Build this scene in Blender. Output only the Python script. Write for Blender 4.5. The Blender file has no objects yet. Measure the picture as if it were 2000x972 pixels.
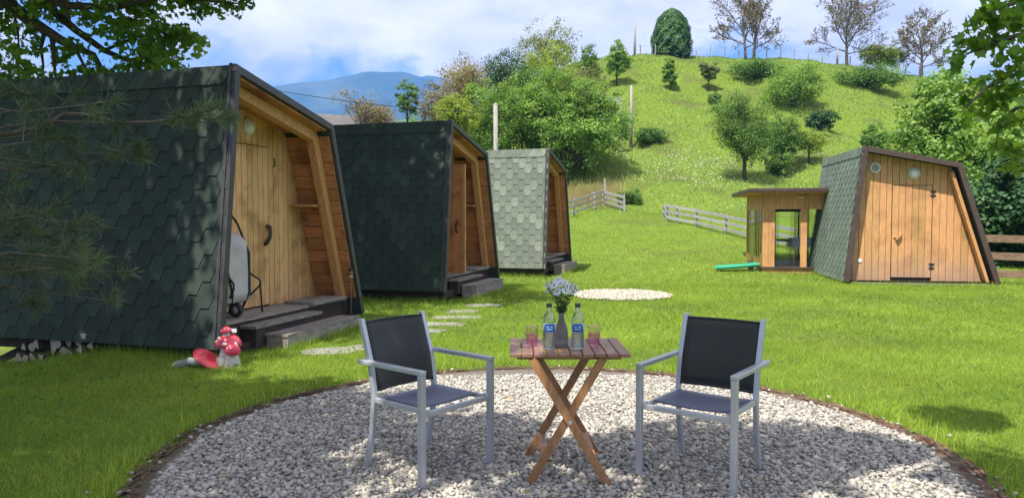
import bpy, math, random
import numpy as np
from mathutils import Vector, Matrix

# ------------------------------------------------------------------ camera, world, sun, exposure
scn = bpy.context.scene
C = scn.collection
F, HC, PITCH = 1428.0, 1.52, 0.042            # focal in photo pixels, eye height, downward pitch
cam_d = bpy.data.cameras.new('camera'); cam = bpy.data.objects.new('camera', cam_d); C.objects.link(cam)
cam_d.sensor_width = 36.0; cam_d.lens = 36.0*F/2000.0; cam_d.clip_start = 0.05; cam_d.clip_end = 30000
cam.location = (0, 0, HC); cam.rotation_euler = (math.pi/2 - PITCH, 0, 0)
scn.camera = cam
SUN_EL, SUN_AZ = 61.0, 36.0                    # azimuth: degrees left of straight behind the camera
e_, a_ = math.radians(SUN_EL), math.radians(SUN_AZ)
SUNV = Vector((-math.sin(a_)*math.cos(e_), -math.cos(a_)*math.cos(e_), math.sin(e_)))   # towards the sun
sd = bpy.data.lights.new('sun', 'SUN'); sd.energy = 5.0; sd.angle = math.radians(0.53); sd.color = (1.0, 0.95, 0.86)
so = bpy.data.objects.new('sun', sd); C.objects.link(so); so.location = (0, 0, 30)
so.rotation_euler = SUNV.to_track_quat('Z', 'Y').to_euler()
w = bpy.data.worlds.new('World'); scn.world = w; w.use_nodes = True
nt = w.node_tree; nt.nodes.clear()
def WN(t, **k):
    n = nt.nodes.new(t)
    for a, b in k.items(): setattr(n, a, b)
    return n
out = WN('ShaderNodeOutputWorld'); bg = WN('ShaderNodeBackground'); bg.inputs[1].default_value = 0.10
sky = WN('ShaderNodeTexSky', sky_type='NISHITA'); sky.sun_disc = False
sky.sun_elevation = e_; sky.sun_rotation = math.atan2(SUNV.x, SUNV.y); sky.air_density = 1.0; sky.dust_density = 0.6; sky.ozone_density = 1.6
tc = WN('ShaderNodeTexCoord'); mp = WN('ShaderNodeMapping'); mp.inputs['Scale'].default_value = (1.0, 1.0, 2.1); mp.inputs['Location'].default_value = (0.0, 0.0, 0.0)
nz = WN('ShaderNodeTexNoise'); nz.inputs['Scale'].default_value = 3.4; nz.inputs['Detail'].default_value = 9; nz.inputs['Roughness'].default_value = 0.52; nz.inputs['Distortion'].default_value = 0.25
rp = WN('ShaderNodeValToRGB'); rp.color_ramp.elements[0].position = 0.385; rp.color_ramp.elements[1].position = 0.475
nz2 = WN('ShaderNodeTexNoise'); nz2.inputs['Scale'].default_value = 6.0; nz2.inputs['Detail'].default_value = 7; nz2.inputs['Roughness'].default_value = 0.55
rp2 = WN('ShaderNodeValToRGB'); rp2.color_ramp.elements[0].position = 0.34; rp2.color_ramp.elements[1].position = 0.62
rp2.color_ramp.elements[0].color = (6.0, 5.7, 6.3, 1); rp2.color_ramp.elements[1].color = (9.8, 9.2, 8.6, 1)
mx = WN('ShaderNodeMix', data_type='RGBA')
sk2 = WN('ShaderNodeMix', data_type='RGBA', blend_type='MULTIPLY'); sk2.inputs[0].default_value = 1.0; sk2.inputs[7].default_value = (.62, .88, 1.30, 1)
L = nt.links.new
L(tc.outputs['Generated'], mp.inputs[0]); L(mp.outputs[0], nz.inputs[0]); L(mp.outputs[0], nz2.inputs[0])
L(nz.outputs[0], rp.inputs[0]); L(nz2.outputs[0], rp2.inputs[0]); L(rp.outputs[0], mx.inputs[0])
L(sky.outputs[0], sk2.inputs[6]); L(sk2.outputs[2], mx.inputs[6]); L(rp2.outputs[0], mx.inputs[7]); L(mx.outputs[2], bg.inputs[0]); L(bg.outputs[0], out.inputs[0])
vs = scn.view_settings; vs.view_transform = 'Standard'; vs.look = 'None'; vs.gamma = 1.0; vs.use_curve_mapping = False; vs.exposure = 0.93
scn.render.engine = 'CYCLES'
scn.cycles.max_bounces = 8; scn.cycles.transparent_max_bounces = 16; scn.cycles.transmission_bounces = 8; scn.cycles.use_denoising = True
scn.cycles.sample_clamp_indirect = 6.0

# ------------------------------------------------------------------ helpers
def tag(o, label=None, cat=None, group=None, kind=None):
    if label: o['label'] = label
    if cat: o['category'] = cat
    if group: o['group'] = group
    if kind: o['kind'] = kind
    return o
def empty(name, loc=(0, 0, 0), rz=0.0, label=None, cat=None, group=None):
    o = bpy.data.objects.new(name, None); C.objects.link(o); o.location = loc; o.rotation_euler = (0, 0, rz)
    o.empty_display_size = 0.1
    return tag(o, label, cat, group)
def link(name, me, m=None, parent=None, loc=None):
    o = bpy.data.objects.new(name, me); C.objects.link(o)
    if m is not None and len(me.materials) == 0: me.materials.append(m)
    if parent is not None: o.parent = parent
    if loc is not None: o.location = loc
    return o
def np_mesh(name, V, faces, smooth=False, attr=None):
    """V (n,3); faces: list of (k,m) int arrays, one per polygon size; attr: per-face float"""
    V = np.asarray(V, np.float32)
    if isinstance(faces, np.ndarray): faces = [faces]
    faces = [np.asarray(f, np.int32) for f in faces if len(f)]
    me = bpy.data.meshes.new(name)
    me.vertices.add(len(V)); me.vertices.foreach_set('co', V.ravel())
    idx = np.concatenate([f.ravel() for f in faces]); tot = np.concatenate([np.full(len(f), f.shape[1], np.int32) for f in faces])
    st = np.concatenate([[0], np.cumsum(tot)[:-1]]).astype(np.int32)
    me.loops.add(len(idx)); me.loops.foreach_set('vertex_index', idx)
    me.polygons.add(len(tot)); me.polygons.foreach_set('loop_start', st); me.polygons.foreach_set('loop_total', tot)
    if smooth: me.polygons.foreach_set('use_smooth', np.ones(len(tot), bool))
    if attr is not None:
        a = me.attributes.new('v', 'FLOAT', 'FACE'); a.data.foreach_set('value', np.asarray(attr, np.float32))
    me.update(calc_edges=True); me.validate()
    return me
class MB:
    def __init__(s): s.v = []; s.f = []; s.sm = []
    def _add(s, vs, fs, smooth=False):
        n = len(s.v); s.v += [tuple(p) for p in vs]; s.f += [tuple(i+n for i in f) for f in fs]; s.sm += [smooth]*len(fs); return s
    def box(s, a, b, M=None):
        (x0, y0, z0), (x1, y1, z1) = a, b
        P = [Vector(p) for p in ((x0,y0,z0),(x1,y0,z0),(x1,y1,z0),(x0,y1,z0),(x0,y0,z1),(x1,y0,z1),(x1,y1,z1),(x0,y1,z1))]
        if M: P = [M @ p for p in P]
        return s._add(P, [(0,3,2,1),(4,5,6,7),(0,1,5,4),(1,2,6,5),(2,3,7,6),(3,0,4,7)])
    def prism(s, poly, off):
        """poly: list of 3d points (planar); off: extrusion vector"""
        n = len(poly); P = [Vector(p) for p in poly]; o = Vector(off); P2 = [p+o for p in P]
        return s._add(P+P2, [tuple(range(n))[::-1], tuple(range(n, 2*n))] + [(i, (i+1) % n, n+(i+1) % n, n+i) for i in range(n)])
    def bar(s, a, b, wx, wy, up=(0, 0, 1)):
        a, b = Vector(a), Vector(b); d = (b-a).normalized(); u = Vector(up)
        if abs(d.dot(u)) > 0.98: u = Vector((0, 1, 0))
        x = d.cross(u).normalized(); y = x.cross(d).normalized()
        q = [(-1,-1),(1,-1),(1,1),(-1,1)]
        P = [a + x*(i*wx/2) + y*(j*wy/2) for i, j in q] + [b + x*(i*wx/2) + y*(j*wy/2) for i, j in q]
        return s._add(P, [(0,3,2,1),(4,5,6,7),(0,1,5,4),(1,2,6,5),(2,3,7,6),(3,0,4,7)])
    def tube(s, pts, rad, n=8, smooth=True, cap=True):
        pts = [Vector(p) for p in pts]; k = len(pts)
        if not hasattr(rad, '__len__'): rad = [rad]*k
        vs = []; ref = None
        for i, p in enumerate(pts):
            d = (pts[min(i+1, k-1)] - pts[max(i-1, 0)])
            d = d.normalized() if d.length > 1e-9 else Vector((0, 0, 1))
            if ref is None: ref = Vector((1, 0, 0)) if abs(d.x) < 0.8 else Vector((0, 1, 0))
            x = (ref - d*ref.dot(d)).normalized(); y = d.cross(x); ref = x
            for j in range(n):
                t = 2*math.pi*j/n; vs.append(p + (x*math.cos(t) + y*math.sin(t))*rad[i])
        fs = [(i*n+j, i*n+(j+1) % n, (i+1)*n+(j+1) % n, (i+1)*n+j) for i in range(k-1) for j in range(n)]
        s._add(vs, fs, smooth)
        if cap:
            m = len(s.v)-k*n
            s.f.append(tuple(m+j for j in range(n))[::-1]); s.f.append(tuple(m+(k-1)*n+j for j in range(n))); s.sm += [False, False]
        return s
    def lathe(s, prof, n=24, c=(0, 0, 0), smooth=True):
        vs = []; c = Vector(c)
        for r, z in prof:
            for j in range(n):
                t = 2*math.pi*j/n; vs.append(c + Vector((r*math.cos(t), r*math.sin(t), z)))
        k = len(prof)
        fs = [(i*n+j, i*n+(j+1) % n, (i+1)*n+(j+1) % n, (i+1)*n+j) for i in range(k-1) for j in range(n)]
        s._add(vs, fs, smooth)
        return s
    def face(s, pts, smooth=False): return s._add(pts, [tuple(range(len(pts)))], smooth)
    def xf(s, M): s.v = [tuple(M @ Vector(p)) for p in s.v]; return s
    def mesh(s, name):
        me = bpy.data.meshes.new(name); me.from_pydata(s.v, [], s.f); me.polygons.foreach_set('use_smooth', s.sm); me.update(); return me
    def build(s, name, m, parent=None, bevel=0.0, label=None):
        o = link(name, s.mesh(name), m, parent)
        if bevel:
            b = o.modifiers.new('bevel', 'BEVEL'); b.width = bevel; b.segments = 2; b.limit_method = 'ANGLE'; b.angle_limit = math.radians(40)
        if label: o['label'] = label
        return o
def smoothstep(x, a, b):
    t = np.clip((x-a)/(b-a), 0, 1); return t*t*(3-2*t)

# ------------------------------------------------------------------ materials
def new_mat(name):
    m = bpy.data.materials.new(name); m.use_nodes = True; t = m.node_tree; t.nodes.clear()
    o = t.nodes.new('ShaderNodeOutputMaterial'); p = t.nodes.new('ShaderNodeBsdfPrincipled'); t.links.new(p.outputs[0], o.inputs[0])
    return m, t, p, o
def rgba(c): return (c[0], c[1], c[2], 1)
def pmat(name, ca, cb, scale=6.0, stretch=(1, 1, 1), rough=0.7, bump=0.0, rnd=0.0, spec=0.3, metal=0.0, detail=6, lo=0.35, hi=0.65, bscale=None, cc=None, ccscale=1.0, transl=0.0, attr=False, rndoff=True, huernd=0.0, coat=0.0):
    m, t, p, o = new_mat(name); N = t.nodes.new; K = t.links.new
    tc = N('ShaderNodeTexCoord'); mp = N('ShaderNodeMapping'); mp.inputs['Scale'].default_value = stretch; K(tc.outputs['Object'], mp.inputs[0])
    oi = N('ShaderNodeObjectInfo')
    if rndoff:
        mu = N('ShaderNodeMath'); mu.operation = 'MULTIPLY'; mu.inputs[1].default_value = 37.0; K(oi.outputs['Random'], mu.inputs[0]); K(mu.outputs[0], mp.inputs['Location'])
    nz = N('ShaderNodeTexNoise'); nz.inputs['Scale'].default_value = scale; nz.inputs['Detail'].default_value = detail; nz.inputs['Roughness'].default_value = 0.6; K(mp.outputs[0], nz.inputs[0])
    r = N('ShaderNodeValToRGB'); r.color_ramp.elements[0].position = lo; r.color_ramp.elements[1].position = hi
    r.color_ramp.elements[0].color = rgba(ca); r.color_ramp.elements[1].color = rgba(cb); K(nz.outputs[0], r.inputs[0])
    col = r.outputs[0]
    if cc is not None:
        n2 = N('ShaderNodeTexNoise'); n2.inputs['Scale'].default_value = ccscale; n2.inputs['Detail'].default_value = 4; K(tc.outputs['Object'], n2.inputs[0])
        r2 = N('ShaderNodeValToRGB'); r2.color_ramp.elements[0].position = 0.5; r2.color_ramp.elements[1].position = 0.68; K(n2.outputs[0], r2.inputs[0])
        mx = N('ShaderNodeMix'); mx.data_type = 'RGBA'; K(r2.outputs[0], mx.inputs[0]); K(col, mx.inputs[6]); mx.inputs[7].default_value = rgba(cc); col = mx.outputs[2]
    if rnd or attr or huernd:
        h = N('ShaderNodeHueSaturation'); K(col, h.inputs['Color'])
        src = oi.outputs['Random']
        if attr:
            at = N('ShaderNodeAttribute'); at.attribute_name = 'v'; src = at.outputs['Fac']
        ml = N('ShaderNodeMath'); ml.operation = 'MULTIPLY_ADD'; K(src, ml.inputs[0]); ml.inputs[1].default_value = rnd; ml.inputs[2].default_value = 1.0-rnd/2; K(ml.outputs[0], h.inputs['Value'])
        if huernd:
            m3 = N('ShaderNodeMath'); m3.operation = 'MULTIPLY_ADD'; K(src, m3.inputs[0]); m3.inputs[1].default_value = -huernd; m3.inputs[2].default_value = 0.5+huernd/2; K(m3.outputs[0], h.inputs['Hue'])
        col = h.outputs[0]
    K(col, p.inputs['Base Color']); p.inputs['Roughness'].default_value = rough; p.inputs['Specular IOR Level'].default_value = spec; p.inputs['Metallic'].default_value = metal
    if coat: p.inputs['Coat Weight'].default_value = coat; p.inputs['Coat Roughness'].default_value = 0.2
    if bump:
        b = N('ShaderNodeBump'); b.inputs['Strength'].default_value = bump; b.inputs['Distance'].default_value = 0.02
        if bscale:
            n3 = N('ShaderNodeTexNoise'); n3.inputs['Scale'].default_value = bscale; n3.inputs['Detail'].default_value = 5; K(mp.outputs[0], n3.inputs[0]); K(n3.outputs[0], b.inputs['Height'])
        else: K(nz.outputs[0], b.inputs['Height'])
        K(b.outputs[0], p.inputs['Normal'])
    if transl:
        tr = N('ShaderNodeBsdfTranslucent'); ms = N('ShaderNodeMixShader'); ms.inputs[0].default_value = transl
        gm = N('ShaderNodeMix'); gm.data_type = 'RGBA'; gm.blend_type = 'MULTIPLY'; gm.inputs[0].default_value = 1.0; K(col, gm.inputs[6]); gm.inputs[7].default_value = (1.5, 1.35, 0.6, 1)
        K(gm.outputs[2], tr.inputs[0]); K(p.outputs[0], ms.inputs[1]); K(tr.outputs[0], ms.inputs[2]); K(ms.outputs[0], o.inputs[0])
    return m
def leafmat(name, ca, cb, transl=0.42, rnd=0.7, rough=0.5, spec=0.35, hue=0.04):
    return pmat(name, ca, cb, scale=0.6, rough=rough, spec=spec, rnd=rnd, attr=True, transl=transl, huernd=hue, rndoff=False, detail=2)
def glass(name, col=(1, 1, 1), rough=0.0, ior=1.45, mixt=0.0):
    m, t, p, o = new_mat(name)
    p.inputs['Base Color'].default_value = rgba(col); p.inputs['Transmission Weight'].default_value = 1.0; p.inputs['Roughness'].default_value = rough; p.inputs['IOR'].default_value = ior
    if mixt:
        tr = t.nodes.new('ShaderNodeBsdfTransparent'); tr.inputs[0].default_value = rgba(col); ms = t.nodes.new('ShaderNodeMixShader'); ms.inputs[0].default_value = mixt
        t.links.new(p.outputs[0], ms.inputs[1]); t.links.new(tr.outputs[0], ms.inputs[2]); t.links.new(ms.outputs[0], o.inputs[0])
    return m

M = {}
M['shingle'] = None
def shingle_mat(name, base, light):
    m, t, p, o = new_mat(name); N = t.nodes.new; K = t.links.new
    oi = N('ShaderNodeObjectInfo'); r = N('ShaderNodeValToRGB'); K(oi.outputs['Random'], r.inputs[0])
    r.color_ramp.elements[0].position = 0.0; r.color_ramp.elements[0].color = rgba([c*0.86 for c in base])
    e = r.color_ramp.elements.new(0.78); e.color = rgba([c*1.08 for c in base]); r.color_ramp.elements[-1].position = 0.9; r.color_ramp.elements[-1].color = rgba(light)
    tc = N('ShaderNodeTexCoord'); nz = N('ShaderNodeTexNoise'); nz.inputs['Scale'].default_value = 260; nz.inputs['Detail'].default_value = 3; K(tc.outputs['Object'], nz.inputs[0])
    r2 = N('ShaderNodeValToRGB'); r2.color_ramp.elements[0].position = 0.3; r2.color_ramp.elements[1].position = 0.72; r2.color_ramp.elements[0].color = (.62, .62, .62, 1); r2.color_ramp.elements[1].color = (1.28, 1.28, 1.28, 1); K(nz.outputs[0], r2.inputs[0])
    mx = N('ShaderNodeMix'); mx.data_type = 'RGBA'; mx.blend_type = 'MULTIPLY'; mx.inputs[0].default_value = 1; K(r.outputs[0], mx.inputs[6]); K(r2.outputs[0], mx.inputs[7])
    n2 = N('ShaderNodeTexNoise'); n2.inputs['Scale'].default_value = 7; n2.inputs['Detail'].default_value = 4; K(tc.outputs['Object'], n2.inputs[0])
    r3 = N('ShaderNodeValToRGB'); r3.color_ramp.elements[0].position = 0.35; r3.color_ramp.elements[1].position = 0.65; r3.color_ramp.elements[0].color = (.85, .87, .85, 1); r3.color_ramp.elements[1].color = (1.1, 1.1, 1.08, 1); K(n2.outputs[0], r3.inputs[0])
    m2 = N('ShaderNodeMix'); m2.data_type = 'RGBA'; m2.blend_type = 'MULTIPLY'; m2.inputs[0].default_value = 1; K(mx.outputs[2], m2.inputs[6]); K(r3.outputs[0], m2.inputs[7])
    K(m2.outputs[2], p.inputs['Base Color']); p.inputs['Roughness'].default_value = 0.85; p.inputs['Specular IOR Level'].default_value = 0.35
    b = N('ShaderNodeBump'); b.inputs['Strength'].default_value = 0.35; b.inputs['Distance'].default_value = 0.004; K(nz.outputs[0], b.inputs['Height']); K(b.outputs[0], p.inputs['Normal'])
    return m
M['shingle_shade_tint'] = shingle_mat('shingle_shade_tint', (.034, .050, .040), (.046, .064, .052))  # green shingle with tree shade darkened into the base colour
M['shingle_sun_tint'] = shingle_mat('shingle_sun_tint', (.175, .20, .16), (.235, .265, .212))  # shingle of the sunny cabin, sunlight lightened into the base colour
M['shingle_green'] = shingle_mat('shingle_green', (.150, .195, .155), (.19, .24, .195))
M['felt'] = pmat('roof_felt', (.035, .05, .045), (.06, .085, .075), scale=30, rough=.9, bump=.2)
M['trim'] = pmat('dark_metal_trim', (.045, .042, .043), (.065, .06, .06), scale=9, rough=.45, spec=.5, rnd=.1)
M['trim_brown'] = pmat('brown_metal_trim', (.060, .040, .033), (.085, .058, .048), scale=9, rough=.5, spec=.4)
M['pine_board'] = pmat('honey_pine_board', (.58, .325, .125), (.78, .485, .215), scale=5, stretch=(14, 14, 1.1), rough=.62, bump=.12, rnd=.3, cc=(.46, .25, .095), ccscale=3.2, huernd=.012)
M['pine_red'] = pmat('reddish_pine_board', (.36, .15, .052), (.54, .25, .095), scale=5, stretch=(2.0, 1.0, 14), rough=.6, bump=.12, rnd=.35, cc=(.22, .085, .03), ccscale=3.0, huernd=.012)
M['larch_board'] = pmat('larch_board', (.47, .235, .092), (.64, .355, .150), scale=5, stretch=(12, 12, .9), rough=.6, bump=.12, rnd=.26, cc=(.42, .215, .09), ccscale=2.4, huernd=.012)
M['beam'] = pmat('pine_beam', (.42, .205, .075), (.56, .30, .12), scale=4, stretch=(6, 6, 2), rough=.6, bump=.1, rnd=.15)
M['grey_wood'] = pmat('weathered_grey_wood', (.15, .128, .108), (.33, .29, .25), scale=5, stretch=(9, 1.2, 9), rough=.8, bump=.25, rnd=.3)
M['grey_wood_x'] = pmat('weathered_grey_plank', (.15, .128, .108), (.35, .31, .265), scale=5, stretch=(1.2, 9, 9), rough=.8, bump=.25, rnd=.3)
M['fence_wood'] = pmat('silvered_fence_wood', (.24, .232, .222), (.41, .395, .38), scale=4, stretch=(1.5, 1.5, 6), rough=.8, bump=.2, rnd=.25)
M['fence_brown'] = pmat('brown_fence_wood', (.16, .10, .06), (.28, .19, .12), scale=4, stretch=(2, 2, 6), rough=.8, bump=.2, rnd=.25)
M['dark_wood'] = pmat('dark_timber', (.035, .026, .02), (.07, .05, .04), scale=6, stretch=(4, 4, 1), rough=.8)
M['alu'] = pmat('silver_painted_aluminium', (.46, .47, .49), (.56, .57, .59), scale=3, rough=.3, spec=.5, metal=.4)
M['table_wood'] = pmat('oiled_acacia', (.195, .100, .066), (.30, .165, .112), scale=5, stretch=(10, 1.2, 10), rough=.42, bump=.1, rnd=.25, spec=.45)
M['table_leg'] = pmat('oiled_acacia_leg', (.27, .125, .050), (.40, .20, .085), scale=5, stretch=(9, 9, 2), rough=.45, bump=.1, rnd=.2, spec=.45)
M['black_metal'] = pmat('black_iron', (.012, .012, .012), (.03, .028, .026), scale=20, rough=.55, spec=.4)
M['grey_plastic'] = pmat('pale_grey_plastic', (.42, .40, .375), (.49, .465, .44), scale=3, rough=.5, cc=(.37, .34, .30), ccscale=4)
M['red_gloss'] = pmat('red_ceramic', (.58, .022, .045), (.70, .05, .085), scale=7, rough=.3, spec=.5, coat=.3, cc=(.62, .10, .12), ccscale=9)
M['white_ceramic'] = pmat('cream_ceramic', (.62, .57, .48), (.76, .72, .64), scale=9, rough=.5, cc=(.45, .40, .30), ccscale=8)
M['white_paint'] = pmat('white_paint', (.74, .74, .72), (.82, .82, .80), scale=8, rough=.5)
M['lamp_white'] = pmat('opal_lamp_glass', (.66, .64, .58), (.74, .72, .66), scale=5, rough=.3, spec=.5)
M['stone'] = pmat('pale_stone', (.19, .185, .155), (.32, .31, .265), scale=9, rough=.85, bump=.3, bscale=30)
M['bark'] = pmat('bark', (.05, .038, .028), (.11, .085, .065), scale=6, stretch=(5, 5, 1), rough=.9, bump=.6)
M['bark_grey'] = pmat('grey_bark', (.11, .085, .07), (.20, .165, .145), scale=6, stretch=(5, 5, 1), rough=.9, bump=.6)
M['bark_pine'] = pmat('pine_twig_bark', (.09, .07, .055), (.17, .135, .11), scale=14, stretch=(2, 2, 2), rough=.85, bump=.3)
M['pole'] = pmat('pole_wood', (.25, .235, .215), (.38, .36, .34), scale=4, stretch=(6, 6, .6), rough=.85, bump=.2)
M['house_wall'] = pmat('cream_render', (.55, .51, .44), (.62, .58, .51), scale=4, rough=.9)
M['roof_tile'] = pmat('grey_roof_tiles', (.10, .095, .095), (.17, .16, .16), scale=3, stretch=(1, 1, 8), rough=.8)
M['window_dark'] = pmat('dark_window_glass', (.012, .014, .018), (.02, .022, .028), scale=3, rough=.08, spec=.6)
M['green_plastic'] = pmat('green_plastic', (.015, .27, .145), (.03, .34, .19), scale=3, rough=.4, spec=.45)
M['cloth'] = pmat('pale_tablecloth', (.50, .52, .60), (.62, .64, .70), scale=3, rough=.9)
M['chair_black'] = pmat('dark_plastic', (.02, .02, .024), (.035, .035, .04), scale=5, rough=.5)
M['glass'] = glass('clear_glass', (.93, .97, .98), mixt=.35)
M['pane'] = glass('window_pane', (.97, .99, .98), ior=1.2, mixt=.6)
M['pink_glass'] = glass('pink_tinted_glass', (.985, .80, .93), mixt=.75)
M['clear_tumbler'] = glass('clear_tumbler_glass', (.98, .95, .97), mixt=.82)
M['blue_label'] = pmat('blue_print', (.012, .085, .33), (.02, .115, .40), scale=5, rough=.5)
M['pale_label'] = pmat('pale_blue_print', (.42, .58, .72), (.52, .66, .78), scale=5, rough=.5)
M['cap'] = pmat('dark_green_cap', (.03, .05, .05), (.06, .08, .08), scale=8, rough=.4, spec=.5)
M['vase'] = pmat('grey_clay_vase', (.16, .15, .135), (.23, .215, .195), scale=18, rough=.7, bump=.2)
M['vase_band'] = pmat('grey_vase_band', (.27, .26, .24), (.34, .33, .31), scale=18, rough=.7)
M['petal'] = pmat('white_petal', (.50, .54, .61), (.63, .66, .72), scale=30, rough=.7, transl=.0)
M['yellow'] = pmat('flower_centre', (.50, .36, .03), (.36, .30, .03), scale=60, rough=.8)
M['stem'] = pmat('flower_stem', (.025, .05, .018), (.05, .09, .03), scale=30, rough=.7)
M['log_bark'] = pmat('firewood_bark', (.06, .045, .035), (.13, .10, .08), scale=12, rough=.9, bump=.4)
M['log_end'] = pmat('split_wood', (.34, .28, .21), (.50, .42, .33), scale=14, rough=.85, rnd=.3)
M['ringside'] = pmat('rusty_brown_soil_fabric', (.075, .050, .036), (.165, .115, .08), scale=7, stretch=(1, 1, 1), rough=.95, bump=.8, bscale=22, cc=(.10, .085, .05), ccscale=2.5)
M['gravelbed'] = pmat('gravel_bed', (.12, .106, .086), (.20, .18, .15), scale=40, rough=.95, bump=.6)
M['board_grey'] = pmat('grey_board', (.33, .33, .34), (.42, .42, .43), scale=2, rough=.6)
def sling_mat(name, c, tr):
    m, t, p, o = new_mat(name); N = t.nodes.new; K = t.links.new
    tc = N('ShaderNodeTexCoord'); nz = N('ShaderNodeTexNoise'); nz.inputs['Scale'].default_value = 9; nz.inputs['Detail'].default_value = 4; K(tc.outputs['Object'], nz.inputs[0])
    r = N('ShaderNodeValToRGB'); r.color_ramp.elements[0].color = rgba([x*.8 for x in c]); r.color_ramp.elements[1].color = rgba([x*1.25 for x in c]); K(nz.outputs[0], r.inputs[0]); K(r.outputs[0], p.inputs['Base Color'])
    p.inputs['Roughness'].default_value = .55; p.inputs['Specular IOR Level'].default_value = .4; p.inputs['Sheen Weight'].default_value = .25
    tb = N('ShaderNodeBsdfTransparent'); ms = N('ShaderNodeMixShader'); ms.inputs[0].default_value = tr; K(p.outputs[0], ms.inputs[1]); K(tb.outputs[0], ms.inputs[2]); K(ms.outputs[0], o.inputs[0])
    return m
M['sling_back'] = sling_mat('black_mesh_fabric', (.018, .019, .022), .10)
M['sling_seat'] = sling_mat('navy_mesh_fabric', (.055, .060, .110), .05)
def weathered(name, src, grey, z0, z1):
    m = M[src].copy(); m.name = name; t = m.node_tree; p = [n for n in t.nodes if n.type == 'BSDF_PRINCIPLED'][0]; N = t.nodes.new; K = t.links.new
    old = p.inputs['Base Color'].links[0].from_socket; tc = [n for n in t.nodes if n.type == 'TEX_COORD'][0]
    sx = N('ShaderNodeSeparateXYZ'); K(tc.outputs['Object'], sx.inputs[0]); nz = N('ShaderNodeTexNoise'); nz.inputs['Scale'].default_value = 3.5; nz.inputs['Detail'].default_value = 6
    mp = N('ShaderNodeMapping'); mp.inputs['Scale'].default_value = (3, 3, .5); K(tc.outputs['Object'], mp.inputs[0]); K(mp.outputs[0], nz.inputs[0])
    a = N('ShaderNodeMath'); a.operation = 'MULTIPLY_ADD'; K(nz.outputs[0], a.inputs[0]); a.inputs[1].default_value = .9; K(sx.outputs[2], a.inputs[2])
    r = N('ShaderNodeMapRange'); K(a.outputs[0], r.inputs[0]); r.inputs[1].default_value = z0+.45; r.inputs[2].default_value = z1+.45; r.inputs[3].default_value = .6; r.inputs[4].default_value = 0
    mx = N('ShaderNodeMix'); mx.data_type = 'RGBA'; K(r.outputs[0], mx.inputs[0]); K(old, mx.inputs[6]); mx.inputs[7].default_value = rgba(grey); K(mx.outputs[2], p.inputs['Base Color'])
    return m
M['larch_front'] = weathered('larch_front_weathered', 'larch_board', (.33, .235, .185), .05, .75)
# foliage
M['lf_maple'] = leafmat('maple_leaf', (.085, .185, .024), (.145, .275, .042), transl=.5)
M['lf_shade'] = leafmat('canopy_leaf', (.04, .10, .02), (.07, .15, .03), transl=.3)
M['lf_green'] = leafmat('green_leaf', (.135, .260, .048), (.230, .380, .084))
M['lf_mid'] = leafmat('mid_green_leaf', (.082, .175, .036), (.150, .270, .060))
M['lf_dark'] = leafmat('dark_green_leaf', (.026, .078, .022), (.056, .130, .038), transl=.2)
M['lf_yellow'] = leafmat('yellow_green_leaf', (.19, .28, .036), (.30, .39, .065))
M['lf_brown'] = leafmat('brownish_young_leaf', (.21, .185, .080), (.31, .265, .125), hue=.02)
M['lf_olive'] = leafmat('olive_leaf', (.15, .19, .07), (.23, .27, .11))
M['lf_bud'] = leafmat('brown_bud', (.155, .140, .085), (.225, .200, .125), transl=.2, hue=.02)
M['lf_thuja'] = leafmat('clipped_thuja', (.035, .105, .024), (.075, .175, .040), transl=.2)
M['needle'] = leafmat('pine_needle', (.06, .10, .042), (.15, .20, .095), transl=.15, rnd=.8)
M['grass'] = leafmat('lawn_blade', (.195, .305, .032), (.270, .390, .052), transl=.38, rnd=1.0, rough=.5, spec=.3, hue=.05)
M['meadow'] = leafmat('meadow_blade', (.200, .305, .064), (.275, .380, .10), transl=.35, rnd=.7, rough=.6, spec=.2, hue=.05)
M['hay'] = leafmat('dry_grass_blade', (.30, .26, .10), (.40, .34, .16), transl=.3, rnd=.6, hue=.03)
M['pebble'] = pmat('pebble', (.285, .264, .224), (.47, .438, .375), scale=14, rough=.75, rnd=.75, attr=True, rndoff=False, huernd=.0, spec=.35)
M['pebble_pale'] = pmat('pale_pebble', (.36, .325, .255), (.47, .43, .35), scale=14, rough=.8, rnd=.4, attr=True, rndoff=False)
M['wildflower'] = pmat('white_wildflower', (.66, .68, .62), (.80, .82, .76), scale=5, rough=.8, rndoff=False)
M['lawn'] = pmat('lawn_soil_and_moss', (.095, .150, .018), (.155, .220, .032), scale=3.0, rough=.95, bump=.5, bscale=30, cc=(.10, .12, .03), ccscale=.35, rndoff=False, spec=.1)
M['forest'] = pmat('forested_mountain', (.020, .045, .024), (.045, .075, .034), scale=.012, rough=.95, cc=(.09, .12, .06), ccscale=.0035, rndoff=False, spec=.05)

# ------------------------------------------------------------------ terrain
_ty = np.array([-60, 19, 22, 25, 30, 35, 38, 42, 45, 50, 60, 70, 78, 82, 90, 120, 200, 400, 800])
_tz = np.array([0, 0, .10, .35, .80, 1.30, 1.65, 2.4, 3.1, 4.4, 8.5, 13.6, 18.3, 19.4, 20.0, 19, 12, 0, -6])
_yy = np.arange(-80, 800, .5); _zz = np.interp(_yy, _ty, _tz); _k = np.hanning(13); _k /= _k.sum(); _zz = np.convolve(np.pad(_zz, 6, 'edge'), _k, 'valid')
_tx = np.array([-400, -60, -22, -11, -3, 3, 10, 25, 36, 45, 56, 80, 200, 500]); _tr = np.array([.0, .12, .35, .58, .75, .89, 1, 1.0, .95, .89, .78, .7, .3, 0])
_xx = np.arange(-500, 500, .5); _rr = np.interp(_xx, _tx, _tr); _k2 = np.hanning(19); _k2 /= _k2.sum(); _rr = np.convolve(np.pad(_rr, 9, 'edge'), _k2, 'valid')
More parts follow.
